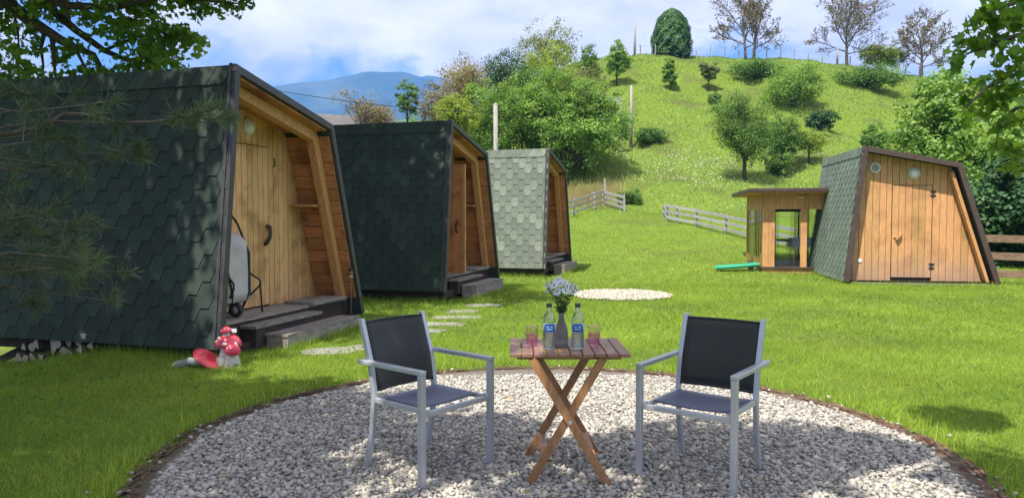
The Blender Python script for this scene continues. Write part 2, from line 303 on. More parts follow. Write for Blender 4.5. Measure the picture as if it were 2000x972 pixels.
def terr(x, y):
    x = np.asarray(x, float); y = np.asarray(y, float)
    z = np.interp(y, _yy, _zz)*np.interp(x, _xx, _rr)
    s = np.clip((-x-4.3)/6, 0, 1.7); z = z - 1.8*s**1.6*smoothstep(y, 4.5, 8.0)*(1-smoothstep(y, 24, 45))
    far = smoothstep(y, 24, 50)*(1-smoothstep(np.abs(x)+y, 250, 500))
    z = z + far*(.28*np.sin(x*.31+1.3*np.sin(y*.17))*np.sin(y*.37+.8) + .12*np.sin(x*.83+y*.41) + .07*np.sin(x*1.7-y*1.3))
    hill = smoothstep(y, 52, 60)*(1-smoothstep(y, 66, 72))
    z = z + hill*.5*np.tanh(np.sin((y+.25*x)*.62)*2.2)*.35
    z = z - 8.0*smoothstep(np.maximum(np.abs(x), y), 300, 900)
    near = 1-smoothstep(y, 30, 40)
    return z + near*(.012*np.sin(x*1.9+.4)*np.sin(y*1.3))*smoothstep(np.hypot(x-.28, y-4.81), 2.7, 4.5)
def tz(x, y): return float(terr(x, y))
def px(p, Y): return (p-1000.0)/F*Y
def ray_ground(u, v):
    """where the sight line through a photo pixel meets the ground"""
    Y = np.concatenate([np.arange(3, 40, .02), np.arange(40, 200, .05)]); X = (u-1000)/F*Y
    cp, sp = math.cos(PITCH), math.sin(PITCH); k = (486.0-v)/F
    t = (k*cp - sp)/(cp + k*sp)
    Zr = HC + Y*t; g = terr(X, Y); i = np.argmax(Zr < g)
    return float(X[i]), float(Y[i]), float(g[i])
def at(u, v, Y):
    cp, sp = math.cos(PITCH), math.sin(PITCH); k = (486.0-v)/F; t = (k*cp - sp)/(cp + k*sp)
    d = math.cos(PITCH)*Y - math.sin(PITCH)*(t*Y)
    return Vector(((u-1000)/F*d, Y, HC+Y*t))
def axis(lo, hi, far, step, grow):
    a = list(np.arange(lo, hi+1e-6, step)); s = step; v = hi
    while v < far: s *= grow; v += s; a.append(v)
    s = step; v = lo; b = []
    while v > -far: s *= grow; v -= s; b.append(v)
    return np.array(b[::-1]+a)
gx = axis(-16, 24, 6000, .4, 1.09); gy = axis(-4, 40, 6000, .4, 1.06)
GX, GY = np.meshgrid(gx, gy); GZ = terr(GX, GY)
nxg, nyg = len(gx), len(gy)
ii = (np.arange(nyg-1)[:, None]*nxg + np.arange(nxg-1)[None, :]).ravel()
tag(link('ground', np_mesh('ground', np.stack([GX.ravel(), GY.ravel(), GZ.ravel()], 1), np.stack([ii, ii+1, ii+nxg+1, ii+nxg], 1), True), M['lawn']), 'mown lawn rising into a steep meadow hillside', 'lawn', kind='structure')

# far mountains
def mountain(name, Yc, crest, depth, seed, amp, label):
    rng = np.random.RandomState(seed)
    X = np.arange(-4200, 3200, 35.0); Y = np.arange(Yc-depth, Yc+depth*.7, 35.0); XX, YY = np.meshgrid(X, Y)
    cu = np.array([c[0] for c in crest]); cv = np.array([c[1] for c in crest])
    hz = HC + (426-np.interp(1000+F*XX/Yc, cu, cv))/F*Yc
    d = (YY-Yc)/depth; sh = np.where(d < 0, np.clip(1+d, 0, 1)**1.25, np.clip(1-d*1.3, 0, 1))
    n = np.zeros_like(XX)
    for o in range(5):
        f = .0022*2**o; a = rng.uniform(0, 6.28, 4); n += (1-np.abs(np.sin(XX*f+a[0]+1.5*np.sin(YY*f*.7+a[1]))*np.cos(YY*f*.8+a[2])))*amp/1.8**o - amp*.5/1.8**o
    Z = hz*sh + n*(sh**.5)*np.clip(1.15-sh, .06, 1) - 12
    nx, ny = len(X), len(Y); i = (np.arange(ny-1)[:, None]*nx + np.arange(nx-1)[None, :]).ravel()
    tag(link(name, np_mesh(name, np.stack([XX.ravel(), YY.ravel(), Z.ravel()], 1), np.stack([i, i+1, i+nx+1, i+nx], 1), True), M['forest']), label, 'mountain', kind='structure')
mountain('mountain', 4000, [(-600, 250), (100, 215), (430, 188), (520, 176), (580, 166), (640, 158), (690, 146), (715, 139), (790, 139), (825, 148), (870, 168), (920, 190), (1100, 225), (1600, 260), (2600, 300)], 1300, 4, 150, 'blue hazy mountain ridge rising beyond the cabins')
mountain('mountain', 5200, [(-600, 260), (500, 230), (700, 190), (800, 152), (838, 143), (868, 147), (905, 160), (960, 182), (1200, 230), (2600, 300)], 1000, 9, 120, 'paler second mountain ridge showing behind the first one')

# ------------------------------------------------------------------ cabins
W_, IL, IR, HL, HR, LEN = 3.24, .36, .85, 3.08, 2.67, 3.73
def xl(z): return IL*z/HL                                 # left wall outer x at height z
def xr(z): return W_ - IR*z/HR                            # right wall outer x
def zr(x): return HL + (HR-HL)*(x-IL)/(W_-IR-IL)          # roof outer z at x
def ztop(x, ins): # underside at x for an inset outline
    z = zr(x)-ins
    if x < IL+ins: z = min(z, (x-ins)/IL*HL)
    if x > W_-IR-ins: z = min(z, (W_-ins-x)/IR*HR)
    return z
def hex_mesh():
    s, h, t = .1095, .2885, .007
    P = [(-s/2, -h/2), (s/2, -h/2), (s, 0), (s/2, h/2), (-s/2, h/2), (-s, 0)]
    # local: x along wall, y up the slope, z outwards; lower edge proud
    lift = lambda y: .003 + .012*(.5 - y/h)
    top = [(x, y, lift(y)) for x, y in P]; bot = [(x, y, lift(y)-t-.004) for x, y in P]
    return MB()._add(top+bot, [(0,1,2,3,4,5)] + [(i, 6+i, 6+(i+1) % 6, (i+1) % 6) for i in range(6)])
def wall_frame():
    """matrix: wall plane (s along depth, t up slope, n outwards) -> cabin local"""
    up = Vector((IL, 0, HL)).normalized(); s = Vector((0, -1, 0)); n = s.cross(up)   # n points to -x
    return Matrix(((s.x, up.x, n.x, 0), (s.y, up.y, n.y, 0), (s.z, up.z, n.z, 0), (0, 0, 0, 1))), math.hypot(IL, HL)
HEX = {}
def clip_poly(P, axis, lim, keep_less):
    o = []
    for i in range(len(P)):
        a, b = P[i], P[(i+1) % len(P)]
        ia = (a[axis] <= lim) == keep_less; ib = (b[axis] <= lim) == keep_less
        if ia: o.append(a)
        if ia != ib:
            t = (lim-a[axis])/(b[axis]-a[axis]); o.append(tuple(a[k]+(b[k]-a[k])*t for k in range(3)))
    return o
def shingles(root, mat, key, seed):
    rng = random.Random(seed)
    FR, SL = wall_frame()
    if key not in HEX: HEX[key] = hex_mesh().mesh('shingle'); HEX[key].materials.append(mat)
    P, E = 1/6.0, .29
    ncol = int(LEN/P)+1
    for c in range(ncol+1):
        s = -.03 - c*P
        off = .5*E if c % 2 else 0
        k = 0
        while True:
            t = .145 + off + k*E - .145*(c % 2)*0
            k += 1
            if t - E/2 > SL-.13: break
            full = (s + .11 < 0.0 and s - .11 > -LEN and t + E/2 < SL-.10)
            if full:
                o = bpy.data.objects.new('shingle', HEX[key]); C.objects.link(o); o.parent = root
                o.matrix_local = FR @ Matrix.Translation((-LEN*0 + s*1.0, t, .012)) if False else FR @ Matrix.Translation((s, t, .012)) @ Matrix.Rotation(rng.uniform(-.006, .006), 4, 'Z')
            else:
                hm = hex_mesh(); pts = [(x+s, y+t, z) for x, y, z in hm.v[:6]]
                pts = clip_poly(pts, 0, -.004, True); pts = clip_poly(pts, 0, -LEN+.002, False) if pts else pts
                pts = clip_poly(pts, 1, SL-.075, True) if pts else pts
                if len(pts) < 3: continue
                mb = MB().prism(pts, (0, 0, -.009)); mb.xf(FR @ Matrix.Translation((0, 0, .012)))
                mb.build('shingle', mat, root)
        if c % 2:   # half piece at the foot
            pts = [(s-.055-.0545, .0, .01), (s+.055+.0545, 0, .01), (s+.055, .144, .004), (s-.055, .144, .004)]
            pts = clip_poly(pts, 0, -.004, True); pts = clip_poly(pts, 0, -LEN+.002, False)
            if len(pts) >= 3:
                mb = MB().prism(pts, (0, 0, -.009)); mb.xf(FR @ Matrix.Translation((0, 0, .012))); mb.build('shingle', mat, root)
    # slanted cap pieces along the upper edge
    n = 17; d = LEN/n
    for i in range(n):
        s0, s1 = -i*d-.004, -(i+1)*d-.02
        pts = [(s0-.13, SL-.20, .026), (s1-.13 if i < n-1 else s1+.02, SL-.20, .020), (s1, SL+.012, .010), (s0, SL+.012, .016)]
        mb = MB().prism(pts, (0, 0, -.008)); mb.xf(FR @ Matrix.Translation((0, 0, .012))); mb.build('cap_shingle', mat, root)
def slab(a, b, th, y0, y1):
    """slab between outline points a, b (x,z), thickness th inwards (to the right of a->b)"""
    a, b = Vector((a[0], 0, a[1])), Vector((b[0], 0, b[1])); d = (b-a).normalized(); n = Vector((d.z, 0, -d.x))*th
    return [(p.x, y0, p.z) for p in (a, b, b+n, a+n)], (0, y1-y0, 0)
def vplanks(root, name, mat, x0, x1, y, th, ins, z0, wid, gap, seed, zmax=None, skip=None, par=None, zmin_fn=None):
    rng = random.Random(seed); x = x0
    while x < x1-.02:
        wv = min(wid*rng.uniform(.9, 1.1), x1-x)
        xa, xb = x+gap/2, x+wv-gap/2
        cuts = sorted(set([xa, xb] + [q for q in (IL+ins, W_-IR-ins) if xa < q < xb]))
        def build(zlo, zhi):
            top = [(q, min(ztop(q, ins), zhi)) for q in cuts]
            top = [(q, t) for q, t in top]
            if max(t for _, t in top) <= zlo+.01: return
            poly = [(cuts[0], y, zlo), (cuts[-1], y, zlo)] + [(q, y, max(t, zlo)) for q, t in top[::-1]]
            dy = rng.uniform(-.002, .002)
            poly = [(p[0], p[1]+dy, p[2]) for p in poly]
            mb = MB().prism(poly, (0, th, 0)); mb.build(name, mat, par or root)
        if skip and skip[0]-.01 < (xa+xb)/2 < skip[1]+.01:
            build(skip[2], 99)
        else: build(z0, zmax or 99)
        x += wv
def lamp_round(root, x, y, z, r=.10, name='wall_lamp'):
    mb = MB().lathe([(0.0, .075), (r*.45, .068), (r*.75, .048), (r*.93, .02), (r, 0)], 20)
    mb.xf(Matrix.Translation((x, y, z)) @ Matrix.Rotation(math.pi/2, 4, 'X')); o = mb.build(name, M['lamp_white'], root)
    rb = MB().lathe([(r*1.0, 0), (r*1.12, 0), (r*1.12, .025), (r*1.0, .025)], 20); rb.xf(Matrix.Translation((x, y, z)) @ Matrix.Rotation(math.pi/2, 4, 'X')); rb.build('lamp_ring', M['lamp_white'], o)
def text_mesh(s, size, depth):
    cu = bpy.data.curves.new('t', 'FONT'); cu.body = s; cu.size = size; cu.extrude = depth; cu.align_x = 'CENTER'
    o = bpy.data.objects.new('t', cu); C.objects.link(o); bpy.context.view_layer.update()
    me = bpy.data.meshes.new_from_object(o.evaluated_get(bpy.context.evaluated_depsgraph_get())); bpy.data.objects.remove(o); return me
def cabin(pos, th, zb, label, shingle, porch, seed, trimmat, number=None, door_open=False, stilts=()):
    root = empty('cabin', (pos[0], pos[1], zb), math.pi/2-th, label, 'cabin', 'camping cabins around the lawn')
    rng = random.Random(seed)
    # shell
    TH = .07
    P0, P1, P2, P3 = (0, 0), (IL, HL), (W_-IR, HR), (W_, 0)
    mb = MB().prism(*slab(P0, P1, TH, .01, LEN)); mb.build('side_wall', M['felt'], root)
    mb = MB().prism(*slab((P1[0]+.02, P1[1]-.004), P2, TH, .012, LEN-.01)); mb.build('roof', M['felt'], root)
    mb = MB().prism(*slab(P2, P3, TH, .014, LEN-.02)); mb.build('side_wall', M['felt'], root)
    mb = MB(); mb.prism([(.08, LEN-.06, .0), (W_-.08, LEN-.06, 0), (W_-IR-.08, LEN-.06, HR-.08), (IL+.06, LEN-.06, HL-.09)], (0, .04, 0)); mb.build('rear_wall', M['felt'], root)
    # base frame
    mb = MB().box((.12, .06, -.14), (W_-.12, LEN-.1, -.012)); mb.build('base_frame', M['dark_wood'], root)
    for (sx, sy, h) in stilts:
        mb = MB().box((sx-.06, sy-.06, -.14-h), (sx+.06, sy+.06, -.142)); mb.build('stilt', M['dark_wood'], root)
    shingles(root, M[shingle], shingle, seed)
    # metal edge trims on the front
    tw = .085 if porch else .11
    def trimbar(a, b, y0, y1, w):
        poly, off = slab(a, b, w, y0, y1); return MB().prism(poly, off)
    def off_o(p, q, k): # shift outline outwards
        d = Vector((q[0]-p[0], q[1]-p[1])).normalized(); n = Vector((-d.y, d.x))*k; return (p[0]+n.x, p[1]+n.y), (q[0]+n.x, q[1]+n.y)
    for p, q, k, e in ((P0, P1, .022, 0), (P1, P2, .020, 1), (P2, P3, .018, 2)):
        a, b = off_o(p, q, k)
        if e == 1: a = (a[0]-.028, a[1]+.006); b = (b[0]+.02, b[1]-.004)
        trimbar(a, b, -.022-.004*e, .03, tw).build('edge_trim', M[trimmat], root, bevel=.004)
        c, d = off_o(p, q, k+.012)
        if e == 1: c = (c[0]-.03, c[1]+.006)
        trimbar(c, d, .031+.002*e, .07, .02).build('edge_flashing', M[trimmat], root)
    if porch:
        D = .68; FZ = .24
        # floor
        nb = 6
        for i in range(nb):
            y0 = .17 + i*(D-.17)/nb; mb = MB().box((.12, y0+.004, FZ-.035), (W_-.14, y0+(D-.17)/nb-.004, FZ)); mb.build('floor_board', M['grey_wood_x'], root)
        MB().box((.12, .19, -.01), (W_-.12, D, FZ-.037)).build('floor_frame', M['dark_wood'], root)
        # back wall of upright boards, door
        dx0, dx1, dz1 = 1.0, 1.91, 2.36
        bx = .10
        vplanks(root, 'wall_board', M['pine_board'], .10, dx0, D, .03, .085, FZ, .115, .011, seed)
        vplanks(root, 'wall_board', M['pine_board'], dx1, W_-.08, D, .03, .085, FZ, .115, .011, seed+1)
        vplanks(root, 'wall_board', M['pine_board'], dx0, dx1, D, .03, .085, dz1, .115, .011, seed+2)
        MB().prism([(.14, D+.05, 0), (W_-.14, D+.05, 0), (W_-IR-.10, D+.05, HR-.12), (IL+.10, D+.05, HL-.14)], (0, .04, 0)).build('inner_lining', M['dark_wood'], root)
        dr = empty('door', (0, 0, 0)); dr.parent = root
        n = 8; wv = (dx1-dx0-.016)/n
        if not door_open:
            for i in range(n):
                x = dx0+.008+i*wv; dy = rng.uniform(-.002, .002)
                MB().box((x+.0045, D-.004+dy, FZ+.02), (x+wv-.0045, D+.026+dy, dz1-.012)).build('plank', M['pine_board'], dr)
            hp = [(dx1-.10, D-.012, 1.06), (dx1-.115, D-.05, 1.09), (dx1-.09, D-.075, 1.16), (dx1-.065, D-.07, 1.24), (dx1-.05, D-.045, 1.29), (dx1-.055, D-.008, 1.31)]
            MB().tube(hp, [.022, .03, .026, .026, .032, .024], 8).build('handle', M['bark'], dr)
        else:
            hx = dx0-.02
            for i in range(6):
                y = -.0 + i*(D-.02)/6
                MB().box((hx, y+.002, FZ+.03), (hx+.045, y+(D-.02)/6-.002, dz1-.02)).build('plank', M['pine_red'], dr)
            MB().box((hx-.004, -.035, FZ+.025), (hx+.052, -.001, dz1-.015)).build('edge_strip', M['beam'], dr)
            MB().tube([(hx-.01, .12, 1.05), (hx-.05, .13, 1.08), (hx-.06, .13, 1.2), (hx-.01, .12, 1.25)], .016, 8).build('handle', M['black_metal'], dr)
            MB().tube([(hx+.055, .09, 1.10), (hx+.09, .09, 1.10), (hx+.09, .2, 1.10)], .009, 8).build('handle', M['alu'], dr)
        lamp_round(root, 1.5, D-.004, 2.58)
        if number:
            me = text_mesh(number, .17, .002); o = link('number', me, M['black_metal'], root); o.matrix_local = Matrix.Translation((dx1+.13, D-.008, 2.10)) @ Matrix.Rotation(math.pi/2, 4, 'X')
        # right inner wall: horizontal boards on the sloping wall
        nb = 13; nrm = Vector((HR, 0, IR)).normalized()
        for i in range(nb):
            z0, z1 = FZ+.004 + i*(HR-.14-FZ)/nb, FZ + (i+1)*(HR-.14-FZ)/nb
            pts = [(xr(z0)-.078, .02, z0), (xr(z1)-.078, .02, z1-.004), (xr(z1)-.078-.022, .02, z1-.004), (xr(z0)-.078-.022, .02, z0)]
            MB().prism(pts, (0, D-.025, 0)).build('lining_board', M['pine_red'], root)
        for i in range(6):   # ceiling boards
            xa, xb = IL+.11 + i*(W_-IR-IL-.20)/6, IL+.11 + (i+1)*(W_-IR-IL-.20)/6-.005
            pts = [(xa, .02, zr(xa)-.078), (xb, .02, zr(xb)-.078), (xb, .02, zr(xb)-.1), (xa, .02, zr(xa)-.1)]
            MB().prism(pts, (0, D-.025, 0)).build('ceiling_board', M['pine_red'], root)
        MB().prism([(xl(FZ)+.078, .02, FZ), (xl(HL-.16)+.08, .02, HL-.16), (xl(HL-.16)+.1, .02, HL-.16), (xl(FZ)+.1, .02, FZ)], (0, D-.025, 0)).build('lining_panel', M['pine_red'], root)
        # timber rib along right wall and ceiling
        ry0, ry1 = .17, .29
        za, zb2 = FZ+.002, HR-.125
        pts = [(xr(za)-.102, ry0, za), (xr(zb2)-.102, ry0, zb2), (xr(zb2)-.235, ry0, zb2-.004), (xr(za)-.205, ry0, za)]
        MB().prism(pts, (0, ry1-ry0, 0)).build('rib_post', M['beam'], root, bevel=.006)
        x0, x1 = IL+.16, W_-IR-.085
        pts = [(x0, ry0-.003, zr(x0)-.102), (x1, ry0-.003, zr(x1)-.102), (x1-.05, ry0-.003, zr(x1)-.235), (x0, ry0-.003, zr(x0)-.225)]
        MB().prism(pts, (0, ry1-ry0+.006, 0)).build('rib_rafter', M['beam'], root, bevel=.006)
        # shelf
        zs = 1.57
        MB().prism([(xr(zs)-.105, ry1+.004, zs), (xr(zs)-.36, ry1+.004, zs), (xr(zs)-.36, ry1+.004, zs+.028), (xr(zs)-.105, ry1+.004, zs+.028)], (0, D-ry1-.02, 0)).build('shelf', M['beam'], root)
        # steps: low raised board at the right, lower step and a wide front step
        st = empty('upper_step'); st.parent = root
        for i in range(3): MB().box((2.05, .10+i*.155, FZ+.002), (W_-.30, .10+i*.155+.148, FZ+.040)).build('plank', M['grey_wood_x'], st)
        st = empty('middle_step'); st.parent = root
        MB().box((.62, -.02, -.10), (1.98, .165, .135)).build('riser', M['dark_wood'], st)
        for i in range(2): MB().box((.58, -.05+i*.11, .137), (2.02, -.05+i*.11+.104, .172)).build('plank', M['grey_wood_x'], st)
        st = empty('front_step'); st.parent = root
        g = -zb
        for i in range(3): MB().box((.78, -.335+i*.105, .026), (2.52, -.335+i*.105+.098, .056)).build('plank', M['grey_wood_x'], st)
        MB().box((.79, -.33, g+.0), (2.51, -.295, .024)).build('board', M['grey_wood_x'], st)
        MB().box((.79, -.293, g+.0), (.825, -.04, .024)).build('board', M['grey_wood'], st)
        MB().box((2.475, -.293, g+.0), (2.51, -.04, .024)).build('board', M['grey_wood'], st)
    else:
        D = .30
        dx0, dx1, dz1 = 1.06, 1.93, 2.22
        for (a, b, z0, z1, k) in ((.09, dx0, .02, None, 0), (dx1, W_-.08, .02, None, 1)):
            vplanks(root, 'wall_board', M['larch_front'], a, b, D, .03, .08, z0, .142, .011, seed+k)
        vplanks(root, 'wall_board', M['larch_board'], dx0, dx1, D, .03, .08, dz1, .142, .011, seed+3)
        dr = empty('door'); dr.parent = root
        n = 6; wv = (dx1-dx0-.02)/n
        for i in range(n):
            x = dx0+.01+i*wv; dy = rng.uniform(-.002, .002)
            MB().box((x+.005, D-.003+dy, .10), (x+wv-.005, D+.027+dy, dz1-.014)).build('plank', M['larch_front'], dr)
        MB().tube([(1.17, D-.01, .93), (1.18, D-.05, .96), (1.24, D-.06, 1.07), (1.27, D-.01, 1.12)], [.02, .028, .03, .02], 8).build('handle', M['beam'], dr)
        MB().lathe([(.0, .03), (.02, .028), (.03, 0)], 12).xf(Matrix.Translation((1.13, D-.004, 1.02)) @ Matrix.Rotation(math.pi/2, 4, 'X')).build('lock', M['beam'], dr)
        for hz in (.36, 2.02):
            mb = MB(); mb.box((dx1-.055, D-.012, hz-.07), (dx1+.06, D-.005, hz-.025)); mb.box((dx1-.055, D-.013, hz+.02), (dx1+.06, D-.006, hz+.065)); mb.box((dx1-.015, D-.016, hz-.075), (dx1+.015, D-.004, hz+.07)); mb.build('hinge', M['black_metal'], dr)
        MB().box((dx0+.0, D+.035, .0), (dx1, D+.05, .12)).build('threshold', M['dark_wood'], root)
        MB().prism([(.14, D+.06, 0), (W_-.14, D+.06, 0), (W_-IR-.10, D+.06, HR-.12), (IL+.10, D+.06, HL-.14)], (0, .03, 0)).build('inner_lining', M['dark_wood'], root)
        lamp_round(root, 1.52, D-.004, 2.48, .115)
        rb = MB().lathe([(.115, 0), (.125, .02), (.10, .035), (.085, .02)], 20); rb.xf(Matrix.Translation((.68, D-.003, 2.62)) @ Matrix.Rotation(math.pi/2, 4, 'X')); v = rb.build('vent', M['lamp_white'], root)
        MB().lathe([(0, .012), (.095, .012)], 20).xf(Matrix.Translation((.68, D-.003, 2.62)) @ Matrix.Rotation(math.pi/2, 4, 'X')).build('vent_grille', M['vase_band'], v)
        MB().box((.345, D-.018, .44), (.425, D-.004, .52)).build('socket_box', M['white_paint'], root)
        za, zb2 = .02, HR-.16
        pts = [(xr(za)-.155, .10, za), (xr(zb2)-.155, .10, zb2), (xr(zb2)-.225, .10, zb2-.02), (xr(za)-.225, .10, za)]
        MB().prism(pts, (0, .15, 0)).build('rib_post', M['larch_board'], root, bevel=.006)
        MB().box((.15, -.02, -.10), (W_-.2, .28, -.012)).build('sill', M['stone'], root)
    return root
cab1 = cabin((-3.145, 7.794), .283, .11, 'nearest green shingled cabin coloured dark for tree shade, number 3 by its closed wooden door', 'shingle_shade_tint', True, 11, 'trim', number='3',
             stilts=((.3, 3.05, .36), (.3, 2.35, .26), (.3, 3.6, .5), (2.8, 3.3, .95), (2.8, 2.2, .6), (2.8, .4, .1), (.3, .3, .0)))
cab2 = cabin((-1.207, 13.048), .285, .20, 'middle green shingled cabin coloured dark for tree shade with its door standing open', 'shingle_shade_tint', True, 23, 'trim', door_open=True,
             stilts=((.3, .3, .2), (2.8, .4, .2), (.3, 3.3, .5), (2.8, 3.3, .5)))
cab3 = cabin((.85, 18.705), .285, .225, 'farthest cabin in the row, grey-green shingles coloured pale for sunlight', 'shingle_sun_tint', True, 37, 'trim',
             stilts=((.3, .3, .2), (2.8, .4, .2), (.3, 3.3, .4), (2.8, 3.3, .4)))
cab4 = cabin((7.668, 16.784), 1.742, .06, 'cabin right of the lawn with flush orange board front and two round lamps', 'shingle_green', False, 51, 'trim_brown',
             stilts=((.3, .5, .1), (.3, 3.2, .1), (2.9, 3.2, .1)))
def cab_pt(cab, a, b, z):
    return Matrix.Translation(cab.location) @ Matrix.Rotation(cab.rotation_euler.z, 4, 'Z') @ Vector((a, b, z))
# under-floor braces of the near cabin's tall end
for (p, q) in (((.3, 3.05, -.18), (.3, 3.6, -.42)), ((.3, 2.35, -.36), (.3, 3.05, -.40))):
    MB().bar(p, q, .045, .09).build('brace', M['dark_wood'], cab1)

# ------------------------------------------------------------------ gravel circle
GC, GR = Vector((.28, 4.81)), 2.45
def pebbles(name, pts, sizes, mat, seed, label, cat):
    rng = np.random.RandomState(seed)
    # base shape: icosahedron, knocked out of true stone by stone (crushed gravel)
    g = (1+5**.5)/2
    B = np.array([(-1, g, 0), (1, g, 0), (-1, -g, 0), (1, -g, 0), (0, -1, g), (0, 1, g), (0, -1, -g), (0, 1, -g), (g, 0, -1), (g, 0, 1), (-g, 0, -1), (-g, 0, 1)], float)/1.75
    Fq = np.array([(0, 11, 5), (0, 5, 1), (0, 1, 7), (0, 7, 10), (0, 10, 11), (1, 5, 9), (5, 11, 4), (11, 10, 2), (10, 7, 6), (7, 1, 8), (3, 9, 4), (3, 4, 2), (3, 2, 6), (3, 6, 8), (3, 8, 9), (4, 9, 5), (2, 4, 11), (6, 2, 10), (8, 6, 7), (9, 8, 1)])
    n = len(pts)
    sc = sizes[:, None]*np.stack([rng.uniform(.75, 1.25, n), rng.uniform(.6, 1.05, n), rng.uniform(.38, .72, n)], 1)*.5
    J = 1 + rng.normal(0, .14, (n, len(B), 1))
    P = B[None]*sc[:, None, :]*J
    th = rng.uniform(0, 6.283, n); tx = rng.normal(0, .35, n); ty = rng.normal(0, .35, n)
    c, s = np.cos(tx)[:, None], np.sin(tx)[:, None]; y, z = P[..., 1]*c-P[..., 2]*s, P[..., 1]*s+P[..., 2]*c; P = np.stack([P[..., 0], y, z], -1)
    c, s = np.cos(ty)[:, None], np.sin(ty)[:, None]; x, z = P[..., 0]*c+P[..., 2]*s, -P[..., 0]*s+P[..., 2]*c; P = np.stack([x, P[..., 1], z], -1)
    c, s = np.cos(th)[:, None], np.sin(th)[:, None]; x, y = P[..., 0]*c-P[..., 1]*s, P[..., 0]*s+P[..., 1]*c; P = np.stack([x, y, P[..., 2]], -1)
    P += pts[:, None, :]
    FF = (Fq[None] + (np.arange(n)*len(B))[:, None, None]).reshape(-1, 3)
    at_ = np.repeat(rng.beta(2.2, 1.6, n), len(Fq))
    return tag(link(name, np_mesh(name, P.reshape(-1, 3), FF, False, at_), mat), label, cat, kind='stuff')
rng = np.random.RandomState(5)
def jitter_disc(cx, cy, R, sp, rng, ymin=-1e9):
    k = int(R/sp)+2; a, b = np.meshgrid(np.arange(-k, k+1), np.arange(-k, k+1)); x = (a + .5*(b % 2)).ravel()*sp + rng.normal(0, sp*.28, a.size); y = b.ravel()*sp*.87 + rng.normal(0, sp*.28, a.size)
    edge = R*(1+.012*np.sin(np.arctan2(y, x)*7)+.008*np.sin(np.arctan2(y, x)*17+1)) + rng.normal(0, .02, x.size)
    m = (np.hypot(x, y) < edge) & (y+cy > ymin); return np.stack([x[m]+cx, y[m]+cy], 1)
p1 = jitter_disc(GC.x, GC.y, GR, .0275, rng, 3.6); p2 = jitter_disc(GC.x, GC.y, GR-.03, .046, rng, 3.6)
mound = lambda P: .012*np.sin(P[:, 0]*3.1)*np.cos(P[:, 1]*2.7)
P = np.concatenate([np.c_[p1, .004+.6*mound(p1)+rng.uniform(-.003, .003, len(p1))], np.c_[p2, .013+.6*mound(p2)+rng.uniform(-.004, .006, len(p2))]])
S = np.concatenate([rng.gamma(9, .0031, len(p1)).clip(.015, .045), rng.gamma(7, .0041, len(p2)).clip(.016, .052)])
ang = rng.uniform(0, 6.283, 150); rr = GR + rng.gamma(1.5, .09, 150)
q = np.stack([GC.x+rr*np.cos(ang), GC.y+rr*np.sin(ang), np.full(150, .016)], 1); q = q[q[:, 1] > 3.3]
P = np.concatenate([P, q]); S = np.concatenate([S, rng.uniform(.018, .04, len(q))])
pebbles('gravel', P, S, M['pebble'], 6, 'round bed of grey and cream gravel under the table and chairs', 'gravel')
def disc(name, c, r0, r1, z, mat, label, cat, n=96, wob=.0, thick=None):
    a = np.linspace(0, 2*math.pi, n, endpoint=False); w_ = 1+wob*(np.sin(a*5+1)+.7*np.sin(a*11+2)+.5*np.sin(a*23))
    rows = 1 if r0 == 0 else 5
    if r0 == 0: V = np.c_[c[0]+r1*w_*np.cos(a), c[1]+r1*w_*np.sin(a), np.full(n, z)]; Fs = [np.arange(n)[None]]
    else:
        V = []
        for k in range(rows):
            f = k/(rows-1); r = r0 + (r1-r0)*f; zz = z + (thick or 0)*math.sin(math.pi*f)
            V.append(np.c_[c[0]+r*(w_ if k in (rows-1,) else 1)*np.cos(a), c[1]+r*(w_ if k == rows-1 else 1)*np.sin(a), zz + (thick or 0)*.35*np.sin(a*31+k*1.7)*math.sin(math.pi*f)])
        V = np.concatenate(V); i = np.arange(n); j = (i+1) % n; Fs = [np.concatenate([np.stack([k*n+i, (k+1)*n+i, (k+1)*n+j, k*n+j], 1)[:, ::-1] for k in range(rows-1)])]
    return tag(link(name, np_mesh(name, V, Fs, rows > 1), mat), label, cat, kind='structure')
disc('gravel_bed', (GC.x, GC.y), 0, GR+.05, .005, M['gravelbed'], 'bed of the gravel circle', 'gravel bed')
disc('gravel_border', (GC.x, GC.y), GR-.01, GR+.12, .004, M['ringside'], 'rusty brown strip of soil and bark edging the gravel circle', 'border', 240, .012, .008)
# ragged fibres / bark strips on the border
rng = np.random.RandomState(15); n = 900
a = rng.uniform(0, 6.283, n); r = GR + .02 + rng.uniform(0, .12, n); l = rng.uniform(.02, .07, n); tw = rng.normal(0, .18, n); wd = rng.uniform(.004, .012, n)
cx_, cy_ = GC.x+r*np.cos(a), GC.y+r*np.sin(a); dx, dy = -np.sin(a+tw), np.cos(a+tw); z0 = .010+rng.uniform(0, .010, n)
V = np.stack([np.c_[cx_-dx*l-dy*wd, cy_-dy*l+dx*wd, z0], np.c_[cx_-dx*l+dy*wd, cy_-dy*l-dx*wd, z0], np.c_[cx_+dx*l+dy*wd, cy_+dy*l-dx*wd, z0+.008], np.c_[cx_+dx*l-dy*wd, cy_+dy*l+dx*wd, z0+.008]], 1).reshape(-1, 3)
tag(link('bark_litter', np_mesh('bark_litter', V, np.arange(n*4).reshape(n, 4)), pmat('bark_litter', (.075, .040, .028), (.20, .115, .08), scale=9, rough=.95, rndoff=False)), 'reddish brown bark strips strewn along the gravel border', 'bark', kind='stuff')
